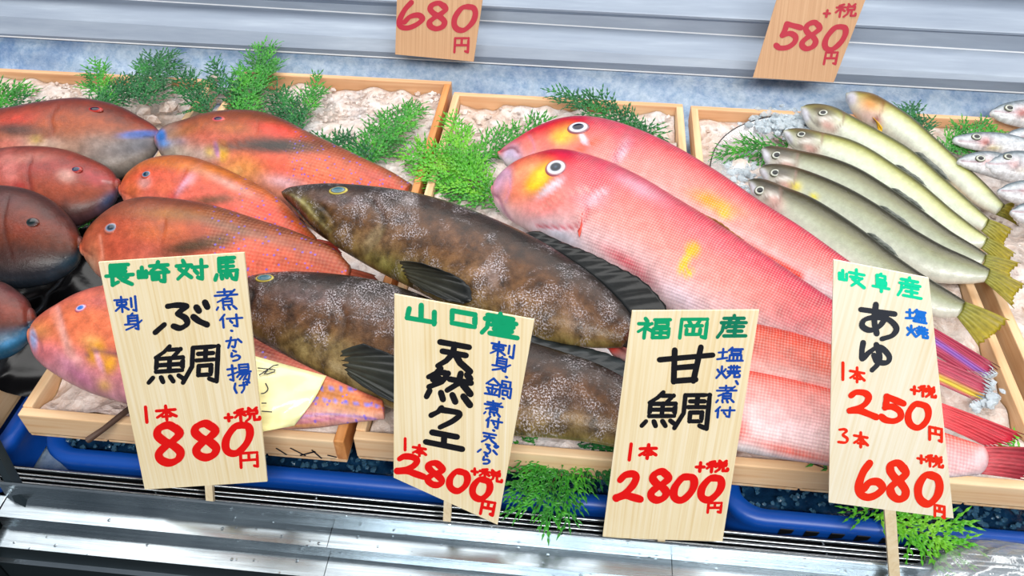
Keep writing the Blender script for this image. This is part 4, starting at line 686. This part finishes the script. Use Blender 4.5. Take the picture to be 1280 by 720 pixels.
# ================================================================ HANDWRITING
G = {
'長': "20,5 20,52;20,5 82,5;20,20 72,20;20,35 72,35;3,52 97,52;25,52 25,94 45,82;45,55 65,78 92,96;78,62 58,76",
'崎': "15,25 15,68;4,42 4,70 28,70;28,42 28,70;40,20 97,20;67,3 62,26 44,44;68,24 92,42;38,52 99,52;48,64 48,82 66,82 66,64 48,64;85,52 85,95 74,90",
'対': "24,5 28,20;3,28 50,28;42,30 28,60 6,88;12,42 48,84;52,38 99,38;82,6 82,94 69,86;60,52 68,66",
'馬': "22,4 22,58;22,4 82,4;50,4 50,56;22,22 76,22;22,40 76,40;22,58 90,58 84,96 70,90;10,72 3,92;28,72 30,88;45,70 49,84;60,68 66,80",
'刺': "3,20 60,20;32,2 32,98;12,36 12,54 52,54 52,36 12,36;30,58 4,88;34,58 60,84;74,14 74,70;93,4 93,96 80,88",
'身': "52,0 42,12;28,14 28,64;28,14 74,14 74,97 60,90;30,31 72,31;30,47 72,47;8,66 74,66;94,46 60,76 12,97",
'煮': "15,13 75,13;45,0 45,29;3,29 97,29;88,5 50,42 12,60;35,46 35,76 72,76 72,46 35,46;37,61 70,61;12,85 5,98;33,86 36,98;55,86 60,98;76,84 88,98",
'付': "28,3 8,42;20,28 20,97;36,34 99,34;76,6 76,94 62,86;48,52 56,68",
'・': "35,45 65,55", '、': "20,15 60,75",
'か': "6,36 58,30 60,40 50,90 36,82;36,6 26,50 14,92;74,24 92,52",
'ら': "40,2 58,14;30,24 28,56 60,46 80,62 66,86 34,94",
'揚': "3,26 40,22;24,3 24,94 11,86;3,64 40,50;52,4 52,36 90,36 90,4 52,4;52,20 90,20;43,47 99,47;58,48 40,76;55,60 93,60 87,97 76,91;69,62 50,90;81,62 66,94",
'げ': "20,8 13,50 22,92;40,32 86,28;65,6 66,58 50,95;80,2 86,14;93,-2 99,10",
'ぶ': "28,8 44,6 62,12 52,26 46,36;46,36 60,54 62,74 50,86 38,78;22,70 5,96;74,50 84,66 98,80;80,18 84,30;95,4 99,20",
'鯛': "26,0 18,14 6,27;24,9 42,9 32,27;8,30 8,62 46,62 46,30 8,30;27,30 27,62;8,46 46,46;4,76 -2,88;16,77 19,88;29,76 34,88;41,75 50,86;60,8 60,55 48,94;60,8 97,8 97,96 86,88;68,24 90,24;79,14 79,40;66,40 92,40;70,54 70,77 88,77 88,54 70,54",
'本': "8,30 92,28;50,2 50,98;48,30 34,54 8,78;52,30 70,56 94,76;32,74 70,72",
'税': "36,4 14,14;3,27 46,25;25,12 25,97;24,30 3,64;27,36 44,52;58,2 65,15;90,1 80,15;56,20 56,44 90,44 90,20 56,20;64,46 60,75 44,97;78,46 78,88 99,88 99,72",
'+': "50,8 50,92;8,50 92,50",
'円': "10,4 10,97;10,4 90,4 90,97 74,90;50,4 50,50;10,50 90,50",
'8': "74,16 52,3 26,10 20,26 36,42 60,54 78,72 70,90 46,97 24,88 20,72 38,56 62,42 80,26 72,12",
'0': "62,4 36,10 12,44 10,76 26,94 52,94 80,66 90,34 82,10 58,4",
'2': "10,28 28,10 58,6 72,20 62,48 36,74 4,92 40,84 70,90 98,97",
'5': "34,6 30,40 26,50;34,6 60,12 96,20;26,50 56,42 82,54 84,76 62,94 30,97 12,88",
'6': "48,3 24,32 8,70 14,92 40,97 72,84 92,64 76,50 46,56 26,76",
'1': "52,2 50,98", '3': "14,12 50,4 66,14 40,40 72,58 60,84 6,90",
'山': "50,3 50,86;14,34 8,88 92,86;90,28 90,96", '口': "12,14 12,84 88,84 88,14 12,14",
'産': "50,0 50,12;15,14 85,14;35,18 40,29;68,16 60,29;8,33 94,33;18,33 14,70 0,98;38,40 26,56;34,50 86,50;58,38 58,92;34,70 82,70;22,93 98,93",
'天': "8,12 92,12;16,42 84,42;50,12 46,46 28,74 4,97;52,44 68,72 98,96",
'然': "30,0 20,18 4,34;24,12 46,12 34,42 6,64;18,24 30,34;14,38 24,46;50,28 97,28;74,4 70,36 46,64;76,32 97,62;88,6 95,16;8,76 2,96;33,76 38,95;58,76 65,95;82,74 97,97",
'ク': "36,3 26,24 4,48;34,12 92,14 76,52 34,97", 'エ': "18,12 84,12;50,12 50,80;2,80 99,84",
'鍋': "28,0 3,35;28,0 54,30;12,38 46,38;6,58 52,58;28,38 28,90;12,68 18,80;44,66 38,80;2,92 56,90;62,4 62,40;62,4 94,4 94,40;62,22 78,22 78,40;57,42 57,98;57,42 99,42 99,96 90,90;68,58 68,82 87,82 87,58 68,58",
'ぷ': "36,8 54,12 44,28;44,28 60,54 52,86 34,80;16,60 3,86;74,54 92,82;84,4 94,12 86,24 76,14 84,4",
'福': "22,1 29,14;3,26 43,26 4,66;24,42 24,98;28,48 45,62;50,6 98,6;56,19 56,40 92,40 92,19 56,19;50,51 50,95 97,95 97,51 50,51;73,51 73,95;50,73 97,73",
'岡': "7,4 7,98;7,4 93,4 93,98 80,92;32,14 39,28;68,13 60,28;22,36 78,36;50,38 50,79;27,54 27,79 73,79 73,54",
'甘': "0,34 100,22;27,8 31,94;76,0 68,92;32,56 70,52;31,92 72,88",
'塩': "3,36 36,32;20,10 20,76;0,82 38,72;55,0 42,22;48,12 96,12;54,23 54,42 89,42 89,23 54,23;48,56 48,90;48,56 93,56 93,90;63,56 63,90;78,56 78,90;38,93 100,93",
'焼': "5,30 12,48;39,25 31,44;22,3 22,50 3,94;24,52 39,86;50,14 97,14;60,3 60,28;85,3 85,28;72,0 72,40;46,42 99,42;62,44 58,72 43,97;78,44 78,88 99,88 99,72;50,57 93,57",
'岐': "16,22 16,72;3,40 3,74 31,74 31,38;42,25 99,25;69,2 69,46;46,47 90,47 50,97;54,57 98,96",
'阜': "52,-2 40,10;28,11 28,62;28,11 75,11 75,34 28,34;28,45 79,45 79,62 28,62;3,77 97,77;52,62 52,100",
'あ': "4,24 94,18;44,0 40,50 46,86;72,28 54,62 28,80 8,72 14,52 44,38 78,38 98,58 88,82 60,99",
'ゆ': "10,10 6,40 8,66 30,38 62,14 92,38 86,62 56,66 44,46;52,8 62,44 56,74 38,99",
}
def sign(name, label, quad, P, n, texts, woodm, stick=None, group=None, th=.0016):
    n = np.array(n, float); n /= np.linalg.norm(n)
    C4 = [onplane(*q, P, n) for q in quad]; t = thing(name, label, 'price sign', tuple((C4[2] + C4[3]) / 2), group)
    board = mesh('board', [*(c for c in C4), *(c - n * th for c in C4)], [(3, 2, 1, 0), (4, 5, 6, 7), (0, 1, 5, 4), (1, 2, 6, 5), (2, 3, 7, 6), (3, 0, 4, 7)], woodm, t, smooth=False)
    qa = np.array(quad, float); ax_ = qa[1] - qa[0]; ax_ /= np.linalg.norm(ax_)
    byc = {}
    cnt = 0
    for bi, (colr, wd, ay, items) in enumerate(texts):
        ay = np.array(ay, float); ay /= np.linalg.norm(ay)
        for ii, (ch, x, y, w_, h_) in enumerate(items):
            for stx in G[ch].split(';'):
                pts = [tuple(map(float, p.split(','))) for p in stx.split()]
                px = np.array([np.array([x, y]) + ax_ * w_ * a_ / 100 + ay * h_ * b_ / 100 for a_, b_ in pts])
                curvy = ch in '80253あゆぶからげクぷ6本'
                Q = spline(px, max(8, len(px) * 7)) if (curvy and len(px) > 2) else np.vstack([np.linspace(px[i], px[i + 1], 5)[(0 if i == 0 else 1):] for i in range(len(px) - 1)])
                cnt += 1; off = .00015 + .00006 * (cnt % 9)
                V = []; m_ = len(Q); Tg = np.gradient(Q, axis=0); Tg /= np.linalg.norm(Tg, axis=1)[:, None] + 1e-9; Nn = np.stack([-Tg[:, 1], Tg[:, 0]], -1)
                if not curvy:   # mitre at the corners
                    pass
                hw = wd * .5 * (.98 + .30 * np.abs(Tg[:, 0] * .5 + Tg[:, 1] * .86) + .06 * np.sin(np.arange(m_) * .35 + cnt)); Q2 = Q
                fc = []
                for i in range(m_):
                    zo = n * (off + i * 1.2e-6); V += [onplane(*(Q2[i] - Nn[i] * hw[i]), P, n) + zo, onplane(*(Q2[i] + Nn[i] * hw[i]), P, n) + zo]
                for i in range(m_ - 1): fc.append((2 * i, 2 * i + 2, 2 * i + 3, 2 * i + 1))
                for e in [0, m_ - 1] + ([k for k in range(1, m_ - 1) if np.dot(Q[k] - Q[k - 1], Q[k + 1] - Q[k]) < .8 * np.linalg.norm(Q[k] - Q[k - 1]) * np.linalg.norm(Q[k + 1] - Q[k])]):
                    b_ = len(V); V += [onplane(*(Q2[e] + hw[e] * .98 * np.array([math.cos(a_), math.sin(a_)])), P, n) + n * (off + e * 1.2e-6 + 6e-7) for a_ in np.linspace(0, 2 * math.pi, 10, endpoint=False)]
                    fc.append(tuple(b_ + k for k in range(9, -1, -1)))
                byc.setdefault((bi, ii, colr), []).append((V, fc))
    for (bi, ii, colr), parts in byc.items():
        nmz = {'deepgreen': 'green', 'mint': 'green', 'skyblue': 'blue', 'charcoal': 'black', 'orange': 'red', 'crimson': 'red'}.get(colr, colr)
        mesh(nmz + '_character', *join(parts), M[colr], t, smooth=False)
    if stick:
        s0, s1, r = stick; a_ = onplane(*s0, P, n) - n * (th + .0022); b_ = onplane(*s1, P, n) - n * (th + .0022)
        d = b_ - a_; d /= np.linalg.norm(d); sx = np.cross(d, n); sx /= np.linalg.norm(sx)
        vs = [p + sx * r * sa + n * .002 * sb for p in (a_, b_) for sa, sb in ((-1, -1), (1, -1), (1, 1), (-1, 1))]
        mesh('stick', vs, [(3, 2, 1, 0), (4, 5, 6, 7), (0, 1, 5, 4), (1, 2, 6, 5), (2, 3, 7, 6), (3, 0, 4, 7)], M['stick'], t, smooth=False)
    return t
NS = (0, -.965, .26)
U = (.06, 1)
sign('price_sign', 'leftmost wooden price sign reading 880 yen with green heading and two blue notes', [(123, 328), (305, 316), (334, 602), (181, 612)], aty(258, 607, -.243), NS,
 [('green', 4.4, (.05, 1), [('長', 131, 331, 36, 27), ('崎', 171, 328, 40, 27), ('対', 219, 325, 40, 27), ('馬', 267, 322, 32, 30)]),
  ('blue', 2.5, (.1, 1), [('刺', 142, 371, 29, 20), ('身', 153, 392, 25, 21)]), ('blue', 2.5, (.1, 1), [('煮', 267, 362, 30, 26), ('付', 272, 393, 31, 17), ('・', 287, 411, 5, 5), ('か', 281, 421, 22, 15), ('ら', 284, 438, 19, 14), ('揚', 283, 456, 30, 21), ('げ', 290, 478, 22, 14)]),
  ('black', 6.4, (.02, 1), [('ぶ', 190, 381, 70, 36)]), ('black', 5, (-.05, 1), [('鯛', 190, 434, 86, 50)]),
  ('red', 3.4, (.1, 1), [('1', 179, 508, 6, 20), ('本', 193, 508, 28, 18), ('+', 280, 517, 11, 10), ('税', 292, 511, 32, 17)]), ('red', 8.6, (.08, 1), [('8', 187, 531, 46, 50), ('8', 235, 529, 42, 45)]), ('red', 8, (-.05, 1), [('0', 280, 531, 37, 38)]), ('red', 3.2, (.05, 1), [('円', 298, 566, 26, 19)])],
 M['sign_wood'], ((256, 560), (261, 632), .0032), 'price signs at the crate fronts')
sign('price_sign', 'tilted wooden price sign in front of the groupers reading 2800 yen', [(493, 368), (668, 400), (622, 656), (492, 597)], aty(558, 628, -.243), NS,
 [('green', 5.4, (-.02, 1), [('山', 506, 377, 42, 22), ('口', 561, 384, 38, 22), ('産', 603, 388, 46, 28)]),
  ('black', 6.6, (-.05, 1), [('天', 547, 422, 44, 36), ('然', 534, 457, 58, 40), ('ク', 538, 506, 40, 26), ('エ', 532, 536, 48, 20)]),
  ('blue', 2.5, (-.12, 1), [('刺', 614, 425, 32, 18), ('身', 615, 443, 26, 19), ('・', 631, 468, 5, 5), ('鍋', 608, 471, 33, 22), ('・', 627, 495, 5, 5), ('煮', 606, 499, 24, 18), ('付', 607, 519, 22, 14), ('・', 615, 535, 5, 5), ('天', 603, 539, 19, 13), ('ぷ', 598, 552, 27, 14), ('ら', 601, 567, 15, 12)]),
  ('red', 3, (0, 1), [('1', 504, 547, 5, 15), ('本', 515, 554, 19, 14), ('+', 589, 584, 9, 9), ('税', 599, 584, 29, 15)]), ('red', 7, (-.03, 1), [('2', 496, 566, 36, 24), ('8', 530, 575, 30, 29), ('0', 560, 585, 28, 27), ('0', 589, 595, 27, 27)]), ('red', 3.4, (-.2, 1), [('円', 602, 625, 19, 17)])],
 M['sign_wood'], ((561, 590), (558, 654), .0032), 'price signs at the crate fronts')
sign('price_sign', 'wooden price sign in front of the tilefish with two large black characters, reading 2800 yen', [(790, 389), (949, 388), (903, 677), (753, 672)], aty(828, 674, -.2435), NS,
 [('green', 4, (-.12, 1), [('福', 798, 398, 41, 25), ('岡', 850, 398, 37, 25)]), ('deepgreen', 4, (-.12, 1), [('産', 900, 394, 36, 28)]),
  ('black', 6.4, (-.1, 1), [('甘', 826, 434, 66, 46)]), ('black', 5, (-.1, 1), [('鯛', 808, 490, 82, 48)]),
  ('blue', 2.5, (-.1, 1), [('塩', 898, 434, 32, 18), ('焼', 896, 457, 30, 16), ('、', 919, 475, 6, 6), ('煮', 896, 482, 26, 21), ('付', 893, 508, 26, 14)]),
  ('red', 3.6, (-.12, 1), [('1', 786, 554, 6, 21), ('本', 799, 555, 24, 18), ('+', 870, 577, 12, 13), ('税', 884, 576, 27, 14)]), ('red', 8, (-.12, 1), [('2', 773, 590, 32, 35), ('8', 811, 588, 32, 38), ('0', 842, 594, 30, 32), ('0', 876, 596, 30, 30)]), ('red', 3, (-.12, 1), [('円', 884, 628, 20, 13)])],
 M['sign_wood'], ((830, 640), (826, 690), .0030), 'price signs at the crate fronts')
sign('price_sign', 'rightmost pale wooden price sign reading 250 and 680 yen', [(1042, 325), (1161, 348), (1192, 648), (1036, 628)], aty(1112, 638, -.243), NS,
 [('mint', 3.4, (.02, 1), [('岐', 1048, 332, 33, 22), ('阜', 1090, 340, 22, 22), ('産', 1122, 344, 30, 25)]),
  ('charcoal', 6, (.0, 1), [('あ', 1074, 376, 48, 42), ('ゆ', 1075, 424, 40, 36)]), ('skyblue', 2.8, (.02, 1), [('塩', 1132, 384, 26, 16), ('焼', 1133, 405, 27, 14)]),
  ('orange', 3, (.0, 1), [('1', 1051, 452, 5, 22), ('本', 1061, 457, 21, 19), ('+', 1138, 481, 10, 11), ('税', 1148, 480, 22, 14), ('円', 1160, 532, 19, 17), ('3', 1047, 534, 17, 20), ('本', 1066, 538, 20, 19), ('+', 1146, 567, 11, 11), ('税', 1157, 567, 22, 15), ('円', 1167, 630, 15, 15)]),
  ('orange', 7, (.02, 1), [('2', 1060, 485, 36, 30), ('5', 1097, 491, 34, 33), ('0', 1132, 500, 32, 33)]), ('orange', 8.4, (.02, 1), [('6', 1070, 574, 36, 46), ('8', 1106, 574, 33, 48), ('0', 1144, 588, 34, 40)])],
 M['sign_pale'], ((1108, 560), (1121, 745), .0040), 'price signs at the crate fronts')
NB = (0, -.86, .5)
sign('price_sign', 'small upright tan price sign at the top edge left of centre, red 680', [(498, -60), (612, -60), (592, 77), (494, 68)], aty(545, 68, .405), NB,
 [('crimson', 6, (-.05, 1), [('6', 498, 2, 34, 34), ('8', 532, 3, 32, 34), ('0', 566, 7, 32, 32)]), ('crimson', 2.6, (-.06, 1), [('円', 567, 47, 21, 19)])], M['sign_tan'], None, 'tan price signs on the upper shelf')
sign('price_sign', 'slanted tan price sign nearer the top right corner, red 580', [(986, -50), (1101, -50), (1042, 103), (941, 97)], aty(990, 98, .385), NB,
 [('crimson', 6, (-.25, 1), [('5', 974, 28, 30, 34), ('8', 1004, 27, 28, 36), ('0', 1034, 32, 28, 32)]), ('crimson', 2.6, (-.2, 1), [('+', 1030, 12, 9, 10), ('税', 1046, 5, 26, 17), ('円', 1031, 65, 18, 16)])], M['sign_tan'], None, 'tan price signs on the upper shelf')

# ================================================================ FRONDS
def frond(label, base, tip, width, z, mt, seed, droop=.0, fwd=0.):
    r = random.Random(seed); P0_ = at(*base, z); P1 = at(*tip, z + droop); ax_ = P1 - P0_; L = np.linalg.norm(ax_); ax_ /= L
    view = CAM - (P0_ + P1) / 2; view /= np.linalg.norm(view); nn = np.array([0, -.35, .94]) * .7 + view * .3; nn -= ax_ * np.dot(nn, ax_); nn /= np.linalg.norm(nn); sd = np.cross(nn, ax_)
    t = thing('cypress_frond', label, 'frond', tuple(P0_)); W = width * .0008
    parts = []; stems = []
    def leafchain(p, d, L_, w_):
        # a row of overlapping scale leaves: flat spindle with notches
        k = max(3, int(L_ / .0028)); side_ = np.cross(nn, d); side_ /= np.linalg.norm(side_) + 1e-9; V = []; fc = []
        for i in range(k + 1):
            f_ = i / k; q = p + d * L_ * f_ + nn * (.0012 * math.sin(f_ * 3)); ww = w_ * (1 - .55 * f_) * (1.0 if i % 2 == 0 else 1.7) * (.35 if i in (0,) else 1) * (.1 if i == k else 1)
            V += [q - side_ * ww, q + nn * w_ * .5, q + side_ * ww, q - nn * w_ * .4]
        for i in range(k):
            for j in range(4): fc.append((4 * i + j, 4 * i + (j + 1) % 4, 4 * i + 4 + (j + 1) % 4, 4 * i + 4 + j))
        fc.append(tuple(4 * k + j for j in range(4))); parts.append((V, fc))
    def branch(p, d, L_, lvl, sg=1):
        step = (.0085, .0058, .0046)[lvl]; m_ = max(2, int(L_ / step)); q = np.array(p); dd = d.copy(); bend = r.uniform(-.35, .35) if lvl == 0 else -sg * r.uniform(.05, .45)
        lift = r.uniform(-.10, .14)
        for i in range(m_):
            f_ = i / m_; side_ = np.cross(nn, dd); side_ /= np.linalg.norm(side_); dd = dd + side_ * bend / m_ + nn * lift / m_; dd /= np.linalg.norm(dd); q2 = q + dd * L_ / m_
            if lvl == 0: stems.append(tube([q, q2], [.0007 * (1.25 - f_)] * 2, 4))
            else: leafchain(q, dd, L_ / m_ * 1.25, .0009)
            for s_ in ((1, -1) if lvl == 0 else ((1,) if i % 2 else (-1,))):
                sub = (L_ * .55 * (1 - .6 * f_) if lvl else W * .70 * math.sin(math.pi * (.25 + .68 * f_))) * r.uniform(.6, 1.2)
                an = r.uniform(.55, .85); d2 = dd * math.cos(an) + side_ * s_ * math.sin(an) + nn * r.uniform(-.22, .22); d2 /= np.linalg.norm(d2)
                if sub < .008 or lvl >= 2: leafchain(q, d2, max(.0035, min(sub, .008)), .00105)
                else: branch(q, d2, sub, lvl + 1, s_)
            q = q2
        leafchain(q, dd, .008, .0008)
    branch(P0_, ax_, L, 0)
    mesh('foliage', *join(parts), M[mt], t, smooth=False); mesh('stem', *join(stems), M['twig'], t)
    return t
FR = [
 ('bright green frond at the left picture edge above the fish', (-30, 140), (36, 108), 62, .045, 'leafmid'),
 ('dark frond lying low behind the top left fish', (-25, 148), (62, 128), 44, .05, 'leafdark'),
 ('frond with a bright tip standing in the leftmost crate', (135, 145), (110, 82), 56, .05, 'leafmid'),
 ('dark frond spreading right in the leftmost crate behind the fish', (112, 138), (170, 98), 66, .055, 'leafdark'),
 ('dark tall frond reaching over the blue bed at upper left', (175, 130), (222, 62), 80, .06, 'leafdark'),
 ('dark green frond over the gap between the two left crates', (262, 142), (222, 96), 66, .06, 'leafdark'),
 ('tall green frond rising above the crate back over blue bed', (306, 148), (330, 62), 84, .06, 'leafmid'),
 ('green frond leaning left from the tall one above parrotfish', (300, 140), (252, 84), 52, .055, 'leafdark'),
 ('bushy dark green frond right behind the top parrotfish', (372, 170), (352, 112), 70, .055, 'leafdark'),
 ('small frond with yellow green tip near the crate back board', (372, 150), (412, 98), 48, .055, 'leafmid'),
 ('broad green frond left of the orange crate side, fan shaped', (452, 205), (505, 128), 88, .055, 'leafmid'),
 ('dark frond spreading left beside the fan shaped one', (462, 200), (398, 160), 62, .055, 'leafdark'),
 ('bright green frond crossing the orange crate side board', (618, 245), (524, 178), 84, .055, 'leafbright'),
 ('bright frond pointing up between grouper and tilefish', (600, 232), (572, 148), 66, .06, 'leafbright'),
 ('dark frond tucked at the left of the back tilefish snout', (585, 205), (680, 150), 60, .055, 'leafmid'),
 ('thin green frond lying low between grouper and tilefish snouts', (640, 262), (540, 225), 44, .05, 'leafmid'),
 ('dark frond behind the back of the rear tilefish', (812, 172), (694, 110), 66, .06, 'leafdark'),
 ('small dark frond end resting on the ice right of the middle crate', (780, 160), (832, 164), 40, .06, 'leafdark'),
 ('green frond on the ice left of the sweetfish heads', (985, 182), (893, 192), 52, .05, 'leafmid'),
 ('dark frond right of the rearmost sweetfish', (1150, 190), (1140, 128), 62, .06, 'leafdark'),
 ('green frond beside the small silvery fish', (1178, 190), (1236, 146), 74, .06, 'leafmid'),
 ('green frond hanging over the blue tray between the middle signs', (718, 540), (690, 642), 92, .03, 'leafmid'),
 ('second frond by the hanging one, spreading right below the grouper', (712, 560), (770, 582), 74, .035, 'leafdark'),
 ('frond spreading left under the grouper belly above blue tray', (722, 552), (650, 566), 50, .035, 'leafmid'),
 ('bright frond hanging below the rightmost price sign', (1100, 642), (1196, 688), 66, .015, 'leafbright'),
 ('small bright frond tip at the lower left of the rightmost sign', (1112, 632), (1056, 646), 30, .015, 'leafbright'),
 ('bright frond by the pink tails at the right crate corner', (1290, 600), (1262, 548), 50, .075, 'leafbright'),
 ('tiny frond in the gap between the left fish and middle pile', (152, 262), (104, 276), 40, .05, 'leafmid'),
 ('tiny frond on the crate front beside the rightmost sign', (1034, 586), (1000, 577), 20, .055, 'leafmid'),
]
for i, a in enumerate(FR): frond(*a, seed=i + 11)

# twig, dish, bag
tw = mesh('twig', *tube([at(*q, z) for q, z in (((166, 508), .07), ((150, 520), .06), ((130, 536), .055), ((110, 550), .045))], [.0028, .0026, .0024, .0030], 8), M['twig'])
tagit(tw, 'brown twig sticking out over the crate front by the leftmost sign', 'twig')
arc = spline([(889, 222), (888, 205), (896, 182), (915, 163), (945, 150), (985, 142)], 40)
dz_ = thing('clear_film', 'clear plastic film edge curving around the ice left of the sweetfish', 'film', tuple(at(930, 170, .04)))
mesh('film_edge', *tube([at(*q, .048) for q in arc], .0007, 6), M['flat_black'], dz_)
V = []
for q in arc:
    a_ = at(*q, .048); b_ = at(1000, 215, .035)
    for k in range(5): f_ = k / 12; V.append(a_ * (1 - f_) + b_ * f_ + np.array([0, 0, -.004 * math.sin(f_ * 6)]))
mesh('film_sheet', V, grid_faces(40, 5), M['bag'], dz_)
c3 = at(1272, 745, .0); nu, nv = 60, 40; V = []
r_ = np.random.default_rng(3); ks = r_.normal(0, 5, (14, 2)); phs = r_.uniform(0, 6.28, 14)
for i in range(nu):
    for j in range(nv):
        u_ = 2 * math.pi * i / nu; v_ = math.pi * (j + .5) / nv
        dsp = 1 + .035 * sum(abs(math.sin(k[0] * math.cos(u_) * math.sin(v_) + k[1] * math.sin(u_) * math.sin(v_) + 2 * math.cos(v_) * k[0] + p_)) - .6 for k, p_ in zip(ks, phs))
        V.append(c3 + np.array([.075 * math.cos(u_) * math.sin(v_), .042 * math.sin(u_) * math.sin(v_), .036 * math.cos(v_)]) * dsp)
V = np.array(V).reshape(nu, nv, 3); V = np.vstack([V, V[:1]]).reshape(-1, 3)
bg = mesh('plastic_bag', V, grid_faces(nu + 1, nv), M['bag']); tagit(bg, 'crumpled clear plastic bag at the bottom right corner', 'bag')
